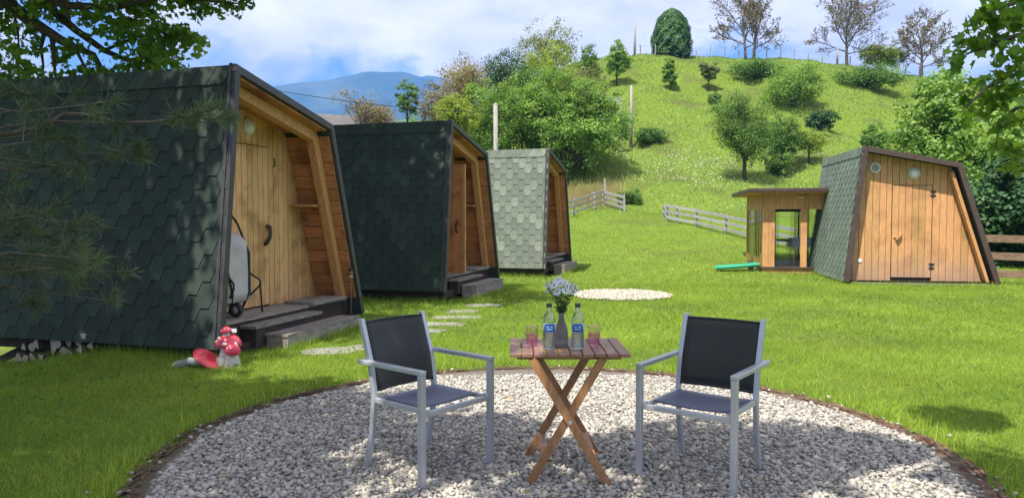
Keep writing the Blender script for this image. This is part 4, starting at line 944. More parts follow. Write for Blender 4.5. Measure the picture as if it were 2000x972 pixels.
# ridge fence: thin posts and two wires
rp_ = []
for u in range(1195, 2040, 27):
    Y = 81.0; X = px(u, Y); rp_.append((X, Y))
ro = empty('wire_fence', (rp_[0][0], rp_[0][1], tz(*rp_[0])), 0, 'post and wire fence along the top of the hill', 'fence'); off = ro.location.copy(); rf = random.Random(4)
for i, p in enumerate(rp_):
    b = Vector((*p, tz(*p)))-off; MB().bar(b-Vector((0, 0, .2)), b+Vector((rf.uniform(-.08, .08), 0, rf.uniform(.9, 1.4))), .085, .085, (0, 1, 0)).build('post', M['pole'], ro)
for h in (.55, 1.05):
    for i in range(len(rp_)-1):
        a = Vector((*rp_[i], tz(*rp_[i])+h))-off; b = Vector((*rp_[i+1], tz(*rp_[i+1])+h))-off; MB().tube([a, b], .006, 4).build('wire', M['pole'], ro)

# ------------------------------------------------------------------ poles, cable, hillside board, house
def pole(u, vt, Y, r, label, arm=False):
    X = px(u, Y); z0 = tz(X, Y); top = at(u, vt, Y).z
    o = empty('utility_pole', (X, Y, z0), 0, label, 'pole')
    MB().tube([(0, 0, -.3), (.02, 0, (top-z0)*.5), (0, 0, top-z0)], [r*1.15, r, r*.85], 10).build('shaft', M['pole'], o)
    MB().lathe([(r*.87, 0), (r*.8, r*.5), (0, r*.8)], 10).xf(Matrix.Translation((0, 0, top-z0))).build('pole_cap', M['pole'], o)
    return Vector((X, Y, top))
p1 = pole(968, 205, 33, .11, 'thick grey wooden pole rising behind the pale far cabin')
p2 = pole(1231, 168, 57, .11, 'thin pale pole halfway up the hillside right of the big tree')
p3 = pole(1237, 43, 80, .12, 'tall thin pole on the hilltop left of the clipped tree')
p4 = pole(1629, 96, 80.5, .10, 'short pole on the hilltop beside the wide bare tree')
a = at(380, 145, 30); b = p1 - Vector((0, 0, .35)); pts = []
for i in range(25):
    t = i/24; q = a.lerp(b, t); q.z -= .9*4*t*(1-t)*.35; pts.append(q)
tag(MB().tube(pts, .014, 5).build('power_cable', M['black_metal']), 'thin dark cable sagging across the sky to the pole', 'cable')
X, Y, Zg = px(1200, 55), 55.0, tz(px(1200, 55), 55); zt = at(1200, 190, 55).z
hb = empty('notice_board', (X, Y, Zg), .1, 'grey board panel standing on the hillside beside the big tree', 'board')
MB().box((-.42, -.03, zt-Zg-1.35), (.42, .03, zt-Zg)).build('panel', M['board_grey'], hb)
for s in (-1, 1): MB().bar((s*.44, 0, -.2), (s*.44, 0, zt-Zg+.08), .07, .07, (0, 1, 0)).build('post', M['pole'], hb)
hx, hy = -10.2, 43.0; hz0 = tz(hx, hy)
hs_ = empty('house', (hx, hy, hz0), .45+math.pi/2, 'house with grey tiled roof half hidden behind the cabins', 'house')
zr_ = at(668, 224, hy).z - hz0; ze = zr_-2.6
MB().box((-2.6, -3.2, -.5), (2.6, 3.2, ze)).build('wall', M['house_wall'], hs_)
MB().prism([(-2.6, -3.2, ze), (2.6, -3.2, ze), (0, -3.2, zr_-.15)], (0, 6.4, 0)).build('gable', M['house_wall'], hs_)
for s in (-1, 1):
    poly = [(0, -3.6, zr_), (s*3.1, -3.6, ze-.45), (s*3.1, -3.6, ze-.57), (0, -3.6, zr_-.12)]
    MB().prism(poly, (0, 7.2, 0)).build('roof', M['roof_tile'], hs_)
for (x0, z0_) in ((-1.4, ze-1.9), (.5, ze-1.9)):
    wn = MB().box((x0, -3.225, z0_), (x0+.9, -3.19, z0_+1.2)).build('window', M['white_paint'], hs_); MB().box((x0+.08, -3.235, z0_+.08), (x0+.82, -3.226, z0_+1.12)).build('pane', M['window_dark'], wn)

# ------------------------------------------------------------------ trees
LEAF_STAR = np.array([(0, 0), (.18, .10), (.42, .02), (.36, .26), (.52, .50), (.24, .52), (.14, .72), (0, 1.0), (-.14, .72), (-.24, .52), (-.52, .50), (-.36, .26), (-.42, .02), (-.18, .10)])
LEAF_KITE = np.array([(0, 0), (.30, .45), (0, 1.0), (-.30, .45)])
LEAF_WIDE = np.array([(0, 0), (.42, .5), (0, 1.0), (-.42, .5)])
LEAF_OVAL = np.array([(0, 0), (.28, .25), (.30, .6), (0, 1.0), (-.30, .6), (-.28, .25)])
def leaves_np(cent, size, outline, rng, out=None, updir=.35, droop=.15):
    n = len(cent); k = len(outline)
    nr = rng.normal(0, 1, (n, 3)); nr /= np.linalg.norm(nr, axis=1, keepdims=True)
    if out is not None: nr = nr*.55 + out*.85
    nr[:, 2] += updir; nr /= np.linalg.norm(nr, axis=1, keepdims=True)
    d = rng.normal(0, 1, (n, 3)); d[:, 2] -= droop; d -= nr*(d*nr).sum(1, keepdims=True); d /= np.linalg.norm(d, axis=1, keepdims=True)
    t = np.cross(nr, d); s = size*rng.uniform(.7, 1.25, n)
    P = cent[:, None, :] + (outline[None, :, 0, None]*t[:, None, :] + (outline[None, :, 1, None]-.5)*d[:, None, :])*s[:, None, None]
    P += nr[:, None, :]*(np.abs(outline[:, 0])*.30)[None, :, None]*s[:, None, None]
    return P.reshape(-1, 3), np.arange(n*k).reshape(n, k)
def crown(cl, per, cr, size, outline, seed, centre=None, flat=.75):
    """cl (m,3) clump centres -> leaf mesh arrays"""
    rng = np.random.RandomState(seed); m = len(cl)
    cr_ = cr*rng.uniform(.65, 1.3, m)
    o = rng.normal(0, 1, (m, per, 3)); o /= np.linalg.norm(o, axis=2, keepdims=True); o *= (rng.uniform(0, 1, (m, per, 1))**.45); o[..., 2] *= flat
    pts = (cl[:, None, :] + o*cr_[:, None, None]).reshape(-1, 3)
    out = o.reshape(-1, 3)
    V, Fc = leaves_np(pts, size, outline, rng, out, .55)
    v = np.clip(np.repeat(rng.uniform(0, 1, m), per)*.55 + rng.uniform(0, 1, m*per)*.45, 0, 1)
    return V, Fc, v
def in_ellipsoids(ells, n, rng, shell=.45):
    vol = np.array([e[3]*e[4]*e[5] for e in ells])**.75; vol /= vol.sum(); k = rng.choice(len(ells), n, p=vol); E = np.array(ells, float)[k]
    d = rng.normal(0, 1, (n, 3)); d /= np.linalg.norm(d, axis=1, keepdims=True); r = (shell + (1-shell)*rng.uniform(0, 1, n)**.7)*np.where(rng.uniform(0, 1, n) < .18, rng.uniform(1.0, 1.28, n), 1.0)
    return E[:, :3] + d*E[:, 3:]*r[:, None]
def tree(name, label, cat, group, base, ells, n, per, cr, size, leaf, bark, tr, seed, outline=LEAF_KITE, fork=.3, nbr=16, shell=.45, cname='crown', forks=None):
    root = empty(name, base, 0, label, cat, group); rng = np.random.RandomState(seed)
    cl = in_ellipsoids(ells, n, rng, shell)
    e0 = np.array(ells[0]); keep = np.ones(len(cl), bool)
    for _ in range(5):
        d_ = rng.normal(0, 1, 3); d_ /= np.linalg.norm(d_); c_ = e0[:3] + d_*e0[3:]*rng.uniform(.75, 1.1); keep &= (((cl-c_)/e0[3:])**2).sum(1) > rng.uniform(.06, .16)
    if cname == 'crown' or keep.sum() > 20: cl = cl[keep]
    n = len(cl)
    top = max(e[2]+e[5]*.5 for e in ells); low = min(e[2]-e[5] for e in ells)
    V, Fc, v = crown(cl, per, cr, size, outline, seed+1)
    me = np_mesh(cname, V, Fc, False, v); link(cname, me, M[leaf], root)
    mb = MB(); c0 = np.mean([e[:3] for e in ells], 0)
    fz = max(.15, low + (top-low)*fork)
    pts = [(0, 0, -.2), (rng.normal(0, .05)*tr*4, rng.normal(0, .05)*tr*4, fz*.5), (c0[0]*.3, c0[1]*.3, fz), (c0[0], c0[1], top)]
    mb.tube(pts, [tr*1.25, tr, tr*.8, tr*.15], 8)
    for i in rng.choice(n, min(nbr, n), replace=False):
        e = Vector(cl[i]); z = min(fz*rng.uniform(.75, 1.3), e.z*.9); s = Vector((c0[0]*.3*z/max(fz, .01), c0[1]*.3*z/max(fz, .01), z)); mid = s.lerp(e, .5) + Vector((rng.normal(0, .1), rng.normal(0, .1), abs(rng.normal(0, .2))))*tr*4
        mb.tube([s, mid, e], [tr*.45, tr*.25, tr*.06], 5, cap=False)
    mb.build('trunk' if cname == 'crown' else 'stem', M[bark], root)
    return root
def T(u, vtop, wpx, Y, label, leaf, seed, name='deciduous_tree', cat='tree', group='trees on the hillside', vlow=None, n=110, per=46, cr=None, size=None, bark='bark', tr=None, shape='round', shell=.45, depth=1.0, outline=LEAF_KITE, fork=.3, base=None, nbr=26, vb=None):
    if cat == 'shrub' and vlow is not None and vb is None: vb = vlow+2
    if vb is not None and ray_ground(u, vb)[1] > 10: Y = ray_ground(u, vb)[1]
    X = px(u, Y); z0 = tz(X, Y)-.05; m = Y/F; top = at(u, vtop, Y).z-z0; rx = wpx*m/2
    low = (at(u, vlow, Y).z-z0) if vlow is not None else top*.18
    low = max(low, .05)
    h = top-low; rg = np.random.RandomState(seed)
    if shape == 'round':
        ells = [(0, 0, low+h*.5, rx*.92, rx*.9*depth, h*.48)]
        for i in range(6):
            a = i*1.05+rg.uniform(-.3, .3); ells.append((rx*.5*math.cos(a), rx*.5*depth*math.sin(a), low+h*rg.uniform(.22, .72), rx*rg.uniform(.45, .6), rx*.5*depth, h*rg.uniform(.22, .32)))
    elif shape == 'cone':
        ells = [(0, 0, low+h*(.12+.76*f), rx*(1-.82*f), rx*(1-.82*f)*depth, h*.16) for f in np.linspace(0, 1, 6)]
    elif shape == 'tall':
        ells = [(rg.uniform(-.15, .15)*rx, 0, low+h*f, rx*k, rx*k*depth, h*.22) for f, k in ((.2, .8), (.4, .95), (.6, .8), (.8, .5))]
    elif shape == 'bush':
        ells = [(rg.uniform(-.65, .65)*rx, rg.uniform(-.5, .5)*rx*depth, low+h*rg.uniform(.3, .55), rx*rg.uniform(.3, .5), rx*.45*depth, h*rg.uniform(.3, .45)) for i in range(7)] + [(0, 0, low+h*.5, rx*.55, rx*.5*depth, h*.48)]
    cr = cr or max(.2, rx*.27); size = size or max(.07, 3.9*m); n = int(n*1.45); per = int(per*1.15)
    return tree(name, label, cat, group, (X, Y, z0), ells, n, per, cr, size, leaf, bark, tr or max(.05, rx*.055), seed, outline, fork, nbr, shell, 'foliage' if cat == 'shrub' else 'crown')
# hillside, centre
T(1108, 140, 262, 44, 'big dense bright green maple beside the far cabin', 'lf_green', 101, n=360, per=60, cr=.62, size=.19, vlow=352, depth=.9, tr=.2, fork=.1, vb=353)
T(995, 92, 115, 53, 'dark evergreen rounded tree left of the big maple', 'lf_dark', 102, vlow=215, n=150, per=60)
T(1065, 32, 125, 60, 'tall feathery olive tree highest of the cluster left of the hill', 'lf_olive', 103, vlow=160, n=110, per=34)
T(1078, 85, 105, 56, 'yellow-green leafy tree above the big maple', 'lf_yellow', 104, vlow=215, n=120, per=40)
T(1150, 88, 60, 62, 'slender pointed green tree right of the yellow-green one', 'lf_mid', 105, shape='tall', vlow=180, n=80)
T(1203, 82, 52, 63, 'small upright tree at the edge of the open hillside', 'lf_green', 106, shape='tall', vlow=145, n=80, per=40, vb=168)
T(912, 106, 145, 56, 'wide brownish tree in young leaf at the foot of the hill', 'lf_brown', 107, vlow=235, n=150, per=40, bark='bark_grey')
T(855, 150, 95, 54, 'brown-grey thin crowned tree further left', 'lf_bud', 108, vlow=245, n=90, per=30, bark='bark_grey')
T(893, 182, 85, 46, 'bright yellow-green bush like tree behind the middle cabin', 'lf_yellow', 109, vlow=275, n=120, per=50)
T(945, 195, 100, 50, 'pale green bush filling the slope behind the pole', 'lf_green', 110, shape='bush', vlow=300, n=120, per=46)
T(797, 155, 48, 50, 'small sparse dark green tree against the mountain', 'lf_mid', 111, vlow=225, n=40, per=40)
T(712, 165, 120, 39, 'thin grey-brown tree in front of the tiled house roof', 'lf_bud', 136, vlow=240, n=48, per=26, bark='bark_grey', size=.10, cr=.35, nbr=40, shell=.2)
T(735, 208, 95, 44, 'golden brown bush below the mountain behind the middle cabin', 'lf_brown', 112, vlow=262, n=110, per=44)
T(800, 225, 120, 48, 'low green bushes along the slope above the middle cabin', 'lf_green', 113, shape='bush', vlow=285, n=100, per=44, cat='shrub', name='shrub')
T(960, 250, 140, 41, 'broad leafy bush behind the two farther cabins', 'lf_mid', 114, shape='bush', vlow=350, n=130, per=46, cat='shrub', name='shrub')
T(1052, 118, 135, 51, 'full fresh green tree rising above the left side of the big maple', 'lf_green', 116, vlow=260, n=150, per=46)
T(965, 150, 110, 49, 'bright green tree between the brownish tree and the dark evergreen', 'lf_green', 117, vlow=300, n=130, per=46)
T(1135, 118, 110, 52, 'light green tree rising above the right side of the big maple', 'lf_olive', 118, vlow=240, n=120, per=44)
T(1020, 165, 90, 50, 'mid green tree between the dark evergreen and the big maple', 'lf_green', 115, vlow=280, n=110, per=46)
# hillside, right
T(1452, 182, 128, 49, 'round crowned apple tree standing in the meadow above the pavilion', 'lf_mid', 121, vlow=326, n=170, per=52, tr=.13, fork=.12, vb=352)
T(1525, 210, 75, 51, 'smaller leafy tree close behind the apple tree', 'lf_mid', 122, vlow=325, n=100, per=46, vb=338)
T(1545, 118, 125, 64, 'spreading green tree high on the slope', 'lf_green', 123, vlow=200, n=130, per=44, vb=208)
T(1578, 248, 72, 49, 'small yellow-green tree on the slope right of the apple tree', 'lf_yellow', 124, vlow=300, n=70, per=36, vb=320)
T(1306, 112, 36, 69, 'young tree with dense green leaves, left of a pair on the slope', 'lf_green', 125, shape='tall', vlow=168, n=50, vb=177)
T(1380, 115, 40, 69, 'young tree with thin trunk, right of a pair on the slope', 'lf_olive', 126, vlow=158, n=50, vb=179)
T(1706, 235, 58, 46, 'round light green bush on the slope above the orange fronted cabin', 'lf_green', 127, shape='bush', vlow=295, n=70, cat='shrub', name='shrub')
T(1475, 118, 110, 77, 'dark scrub under the twin trunked bare tree', 'lf_mid', 128, shape='bush', vlow=150, n=80, cat='shrub', name='shrub')
T(1690, 125, 130, 76, 'dark scrub below the wide bare tree', 'lf_mid', 129, shape='bush', vlow=170, n=100, cat='shrub', name='shrub')
T(1712, 84, 80, 82, 'green bushes on the skyline between two bare trees', 'lf_yellow', 130, shape='bush', vlow=130, n=70, cat='shrub', name='shrub')
T(1600, 215, 60, 60, 'dark low bush beside the spreading tree', 'lf_dark', 131, shape='bush', vlow=252, n=50, cat='shrub', name='shrub')
T(1268, 250, 75, 52, 'low dark green bush on the bank of the slope', 'lf_mid', 132, shape='bush', vlow=278, n=60, cat='shrub', name='shrub')
T(1225, 366, 60, 40, 'low shrub behind the corner of the rail fence', 'lf_mid', 133, shape='bush', vlow=398, n=50, cat='shrub', name='shrub', size=.1)
T(1390, 178, 34, 66, 'small dark bush below the right young tree', 'lf_mid', 134, shape='bush', vlow=200, n=30, cat='shrub', name='shrub')
T(1512, 300, 60, 47, 'leafy bush at the foot of the apple tree', 'lf_mid', 135, shape='bush', vlow=340, n=50, cat='shrub', name='shrub')
# right side behind the cabin
T(1835, 135, 190, 27, 'tall leafy maple sapling behind the orange fronted cabin', 'lf_green', 141, shape='tall', vlow=400, n=190, per=42, cr=.42, size=.15, outline=LEAF_OVAL, shell=.2, group='trees at the right edge')
T(1960, 210, 260, 25, 'broad bright maple crown behind the right end of the cabin', 'lf_green', 142, vlow=520, n=300, per=50, cr=.5, size=.16, outline=LEAF_OVAL, group='trees at the right edge')
T(1990, 300, 210, 21.5, 'dark leafy tree at the right border behind the brown fence', 'lf_dark', 143, vlow=560, n=260, per=50, cr=.42, size=.14, outline=LEAF_OVAL, group='trees at the right edge')
T(2110, 120, 260, 24, 'tall dark tree just past the right border', 'lf_mid', 144, vlow=560, n=220, per=50, cr=.5, size=.17, group='trees at the right edge')
# clipped thuja on the ridge
def thuja():
    Y = 82.5; X = px(1308, Y); z0 = tz(X, Y); m = Y/F; rng = np.random.RandomState(66); H = at(1308, 17, Y).z-z0; R = 39*m
    root = empty('clipped_conifer', (X, Y, z0), 0, 'dense egg shaped clipped conifer on the hilltop', 'tree')
    n = 17000; th = rng.uniform(0, 6.283, n); t = rng.uniform(0, 1, n); prof = np.interp(t, [0, .06, .3, .6, .8, .93, 1], [.80, .93, 1, .86, .64, .38, .05])
    lump = 1+.05*np.sin(th*5+t*14)+.04*np.sin(th*11-t*25); r = R*prof*lump*rng.uniform(.82, 1.02, n)
    c = np.c_[r*np.cos(th), r*np.sin(th), .15+t*(H-.15)]; o = np.c_[np.cos(th), np.sin(th), .3+0*th]
    V, Fc = leaves_np(c, .21, LEAF_KITE, rng, o*1.2, .3, -.6); link('crown', np_mesh('crown', V, Fc, False, rng.uniform(0, 1, n)), M['lf_thuja'], root)
    mb = MB(); mb.tube([(0, 0, -.2), (0, 0, H*.6)], [.2, .08], 8); mb.build('trunk', M['bark'], root)
thuja()
# bare trees
def bare(u, vtop, wpx, Y, label, seed, forks=1, nl=2500):
    X = px(u, Y); z0 = tz(X, Y); m = Y/F; H = at(u, vtop, Y).z-z0; Rw = wpx*m/2; rg = random.Random(seed)
    root = empty('bare_tree', (X, Y, z0), 0, label, 'tree', 'almost leafless trees on the hilltop'); mb = MB(); tips = []
    cz = H*.60; rz_ = H*.42
    def perp(d, an):
        ax = Vector((rg.gauss(0, 1), rg.gauss(0, 1), rg.gauss(0, 1))); ax = (ax - d*ax.dot(d)).normalized(); return (d*math.cos(an) + ax*math.sin(an)).normalized()
    def branch(p, d, l, r, lev):
        pts = [p]; q = p.copy(); dd = d.copy()
        for i in range(4):
            dd = (dd + Vector((rg.gauss(0, .11), rg.gauss(0, .11), rg.gauss(.05, .08)))).normalized(); q = q + dd*(l/4); pts.append(q.copy())
        mb.tube(pts, [r*(1-.18*k) for k in range(5)], (6, 4, 3, 3)[lev], cap=False)
        if lev == 3: tips.extend((pts[2], pts[4])); return
        n = (9, 6, 3)[lev]
        for k in range(n):
            f = .22+.78*(k+rg.random())/n; x = f*4; a = min(int(x), 3); s_ = pts[a].lerp(pts[a+1], x-a); dl = (pts[a+1]-pts[a]).normalized()
            branch(s_, perp(dl, rg.uniform(.45, 1.0)), l*(.50, .50, .50)[lev]*rg.uniform(.7, 1.15)*(1.15-.45*f), max(r*.5, .014), lev+1)
    for k in range(forks):
        o = (k-(forks-1)/2); base = Vector((o*.9, 0, -.2)); d = Vector((o*.14+rg.uniform(-.04, .04), 0, 1)).normalized(); th = H*.17
        mb.tube([base, base+d*th*.5, base+d*th, base+d*H*.45, base+d*H*.7], [.21, .17, .15, .09, .04], 7)
        nb = 7 if forks > 1 else 11
        for j in range(nb):
            a = j*2.4+rg.uniform(-.3, .3); el = math.radians(12+70*((j+.5)/nb)); p = base + d*(th + H*.30*((j+.5)/nb))
            nd = Vector((math.cos(a)*math.cos(el), math.sin(a)*math.cos(el), math.sin(el)))
            L_ = math.hypot(Rw*math.cos(el), (H-p.z)*math.sin(el))*.86
            branch(p, nd, L_, .075, 0)
    V = np.array(mb.v); sx = Rw/np.percentile(np.abs(V[:, 0]), 99.0); sz = H/np.percentile(V[:, 2], 99.7); S = Matrix.Diagonal((sx, sx, sz, 1)); mb.xf(S)
    mb.build('trunk', M['bark_grey'], root)
    rng = np.random.RandomState(seed); tp = np.array([S @ t for t in tips]); nl = min(nl, len(tp)); tp = tp[rng.choice(len(tp), nl, replace=False)] + rng.normal(0, .06, (nl, 3))
    V, Fc = leaves_np(tp, .20, LEAF_KITE, rng); link('crown', np_mesh('crown', V, Fc, False, rng.uniform(0, 1, len(tp))), M['lf_bud'], root)
bare(1460, -28, 140, 80, 'almost bare tree with two trunks on the hilltop', 71, 2, 6000)
bare(1648, -18, 145, 80, 'widest bare tree on the hilltop, right of the blue sky gap', 72, 1, 6000)
bare(1793, 18, 92, 80, 'smallest bare tree at the right end of the hilltop', 73, 1, 5000)

# ---- near maple behind the first cabin (limbs reach into the frame at top left)
def limb_path(pts, Y): return [at(u, v, Y+dy) for (u, v, dy) in pts]
mt_base = Vector((-10.6, 12.0, tz(-10.6, 12.0)))
mp_ = empty('maple_tree', mt_base, 0, 'near maple whose dark limbs and leaves hang over the roof of cabin number 3', 'tree'); rng = np.random.RandomState(31)
limbs = [[(-60, -60, .2), (0, -5, 0), (53, 37, 0), (88, 59, 0), (134, 88, .1), (182, 107, .2), (211, 158, .3), (215, 190, .3)],
         [(40, -50, .4), (107, 24, .3), (150, 61, .3), (203, 99, .3), (249, 118, .4), (300, 112, .5), (345, 95, .6)],
         [(60, -20, -.2), (126, 11, -.1), (174, 13, 0), (227, 16, .1), (267, 5, .1), (340, -8, .1), (420, 4, .2), (475, 8, .2)],
         [(88, 59, 0), (80, 94, .1), (85, 130, .1), (77, 175, .1)], [(100, 62, 0), (105, 100, .1), (108, 140, .1), (112, 180, .2)],
         [(150, 100, .1), (165, 130, .2), (180, 150, .2), (200, 175, .3)], [(203, 99, .3), (260, 75, .4), (330, 60, .4), (385, 75, .4)],
         [(126, 11, -.1), (140, 50, -.2), (175, 70, -.2), (220, 60, -.2)], [(20, -10, 0), (35, 60, .2), (38, 110, .3), (35, 170, .3)], [(0, -5, 0), (-30, 60, .3), (-20, 130, .3)]]
rad0 = [.13, .085, .075, .04, .045, .03, .03, .025, .025, .03]
mb = MB(); O = mt_base
for lpth, r0 in zip(limbs, rad0):
    P = [p-O for p in limb_path(lpth, 12.0)]; k = len(P); mb.tube(P, [max(r0*(1-.85*i/(k-1)), .006) for i in range(k)], 7, cap=False)
T0 = Vector((0, 0, 0)); HD = at(-60, -60, 12.2)-O
mb.tube([(0, 0, -.3), (.05, 0, 1.6), (.1, -.1, 3.6), (.3, -.1, HD.z+.2), (.5, -.6, HD.z+2.5), (1.2, -1.5, HD.z+4.5)], [.42, .34, .30, .26, .18, .08], 10)
mb.tube([(.15, -.1, 3.4), HD*.6+Vector((0, 0, 1.9)), HD], [.22, .17, .14], 8, cap=False)
mb.tube([(.3, -.1, HD.z-.3), at(40, -50, 12.4)-O+Vector((-.3, 0, .1)), at(40, -50, 12.4)-O], [.16, .11, .09], 8, cap=False); mb.tube([(.3, -.1, HD.z), at(60, -20, 11.8)-O], [.13, .08], 8, cap=False)
# leaf clumps in the visible part: (px, py, spread px, count)
vis = [(20, 20, 26, 60), (10, 45, 22, 50), (25, 100, 26, 90), (40, 135, 26, 110), (10, 150, 26, 110), (75, 20, 26, 110), (105, 8, 24, 110), (60, -5, 26, 90), (120, 40, 18, 60), (60, 70, 16, 40), (75, 100, 14, 40),
       (125, 100, 16, 70), (115, 120, 14, 50), (150, 95, 14, 40), (180, 45, 22, 90), (215, 40, 24, 110), (170, 25, 20, 70), (250, 45, 26, 130), (285, 40, 24, 110), (230, 75, 22, 90), (265, 75, 22, 90), (300, 75, 24, 120), (335, 60, 22, 100), (345, 85, 22, 100), (375, 80, 20, 80), (390, 90, 14, 40),
       (280, 105, 24, 120), (320, 105, 22, 110), (300, 130, 24, 120), (335, 128, 20, 90), (255, 130, 20, 80), (280, 140, 20, 80), (235, 145, 14, 50), (200, 150, 12, 30), (165, 152, 18, 60), (185, 140, 14, 40), (150, 150, 14, 40), (300, 12, 24, 100), (340, 5, 22, 100), (380, 5, 20, 90), (385, 28, 14, 45), (420, 10, 20, 80), (450, 15, 16, 60), (475, 8, 12, 40), (255, 8, 20, 80), (210, 8, 20, 80), (140, -10, 24, 80), (55, 160, 18, 60), (100, 158, 14, 40), (-30, 60, 30, 90), (-40, 120, 30, 90), (-30, 0, 30, 90), (20, -30, 30, 60), (260, -25, 30, 70), (350, -30, 30, 70)]
pts = []; cv = []
for (u, v, sp, cnt) in vis:
    c = np.array(at(u, v-3, 12.0+rng.uniform(-.2, .6))-O); o = rng.normal(0, 1, (int(cnt*.72), 3))*sp*12.0/F*.62; o[:, 1] *= 1.3; pts.append(c+o); cv.append(np.full(len(o), rng.uniform(0, 1)))
pts = np.concatenate(pts); cv = np.concatenate(cv)
V, Fc = leaves_np(pts, .115, LEAF_STAR, rng, None, .5, .5); vv = np.clip(cv*.55+rng.uniform(0, .45, len(pts)), 0, 1)
link('hanging_leaves', np_mesh('hanging_leaves', V, Fc, False, vv), M['lf_maple'], mp_)
# canopy above the frame
cl = in_ellipsoids([(6.1, -1.5, 9.8, 3.0, 2.7, 2.0), (3.4, -1.9, 9.6, 3.2, 3.4, 2.4), (.5, -1.0, 9.2, 3.5, 4.0, 3.0), (6.4, .2, 9.4, 2.0, 1.6, 1.3)], 330, rng, .1)
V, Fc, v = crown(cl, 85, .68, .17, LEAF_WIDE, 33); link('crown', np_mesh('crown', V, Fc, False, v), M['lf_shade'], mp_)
for i in range(0, 330, 8):
    e = Vector(cl[i]); s = Vector((.5, -.6, HD.z+2.3)); mb.tube([s, s.lerp(e, .5)+Vector((0, 0, .3)), e], [.07, .04, .012], 5, cap=False)
mb.build('trunk', M['bark'], mp_)
# ---- maple behind the camera whose crown dapples the gravel
bx_, by_ = -5.2, -1.6; rng = np.random.RandomState(41)
bt = empty('maple_tree', (bx_, by_, tz(bx_, by_)), 0, 'maple behind the viewpoint whose crown dapples the gravel with shade', 'tree'); mb = MB()
mb.tube([(0, 0, -.3), (.1, .1, 2.2), (.6, .5, 4.4), (1.6, 1.5, 6.4), (2.4, 2.4, 8.0)], [.3, .25, .21, .14, .05], 9)
cl = in_ellipsoids([(3.3, 3.75, 6.3, 2.2, 1.05, .8), (5.2, 3.7, 6.2, 1.7, 1.0, .7), (1.2, 3.9, 6.6, 1.5, 1.3, .9), (1.6, 2.7, 7.2, 1.7, 1.2, .8), (5.6, 4.7, 6.0, .9, .5, .4)], 31, rng, .1)
cl = np.concatenate([cl, in_ellipsoids([(.2, 4.5, 6.8, 1.9, 1.25, .9), (-1.8, 4.5, 6.8, 1.8, 1.8, 1.0), (.9, 3.4, 6.7, 1.4, 1.3, .9)], 92, rng, .1)])
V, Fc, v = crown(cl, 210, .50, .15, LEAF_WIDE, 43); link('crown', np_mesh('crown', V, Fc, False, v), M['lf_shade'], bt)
for i in range(0, len(cl), 5):
    e = Vector(cl[i]); s = Vector((.6, .5, 4.4)).lerp(Vector((1.6, 1.5, 6.4)), rng.uniform(0, 1)); mb.tube([s, s.lerp(e, .5)+Vector((0, 0, .25)), e], [.06, .035, .01], 5, cap=False)
mb.build('trunk', M['bark'], bt)
# ---- unseen maple left of the frame, added to shade the first cabin's long wall
lx_, ly_ = -9.6, 5.2; rng = np.random.RandomState(45)
lt = empty('maple_tree', (lx_, ly_, tz(lx_, ly_)), 0, 'unseen tall maple left of the view added to shade the long wall of cabin number 3', 'tree'); mb = MB()
mb.tube([(0, 0, -.3), (.1, 0, 2.4), (.3, .1, 5.0), (.9, .2, 7.4), (1.4, .3, 9.4)], [.34, .28, .23, .15, .05], 9)
cl = in_ellipsoids([(2.6, .2, 8.2, 2.7, 1.9, 1.7), (.6, .6, 8.8, 2.6, 2.4, 1.8), (2.2, -1.2, 7.6, 2.4, 1.3, 1.2)], 190, rng, .1)
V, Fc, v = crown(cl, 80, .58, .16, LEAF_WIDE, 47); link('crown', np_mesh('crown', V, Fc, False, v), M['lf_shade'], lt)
for i in range(0, 190, 7):
    e = Vector(cl[i]); s = Vector((.3, .1, 5.0)).lerp(Vector((.9, .2, 7.4)), rng.uniform(0, 1)); mb.tube([s, s.lerp(e, .5)+Vector((0, 0, .25)), e], [.07, .04, .01], 5, cap=False)
mb.build('trunk', M['bark'], lt)
# ---- maple boughs entering at the right edge
rb_ = Vector((5.0, 2.3, tz(5.0, 2.3))); rt = empty('maple_tree', rb_, 0, 'maple at the right edge with large drooping leaves against the sky', 'tree', 'trees at the right edge'); rng = np.random.RandomState(51); mb = MB()
mb.tube([(0, 0, -.3), (0, 0, 1.2), (-.1, -.1, 2.6), (-.2, -.2, 4.4)], [.13, .11, .08, .03], 9)
rl_ = [[(2090, 20, .3), (2030, 60, 0), (1985, 70, 0), (1940, 85, 0), (1890, 105, 0), (1868, 120, 0)], [(2090, 100, .3), (2030, 120, 0), (1975, 150, 0), (1930, 170, -.1), (1890, 205, -.1), (1870, 240, -.1)], [(2080, 180, .3), (2020, 190, 0), (1980, 215, 0), (1950, 255, -.1), (1945, 290, -.1)], [(2080, -60, .3), (2020, -10, 0), (1975, 10, 0), (1915, 30, 0)], [(2100, 300, .2), (2040, 300, 0), (1990, 305, 0), (1950, 320, 0)]]
for l_ in rl_:
    P = [at(u, v, 3.15+d*.4)-rb_ for (u, v, d) in l_]; P = [Vector((-.1, -.1, max(1.4, P[0].z-.5)))] + P; k = len(P); mb.tube(P, [max(.018*(1-.9*i/(k-1)), .002) for i in range(k)], 6, cap=False)
mb.build('trunk', M['bark'], rt)
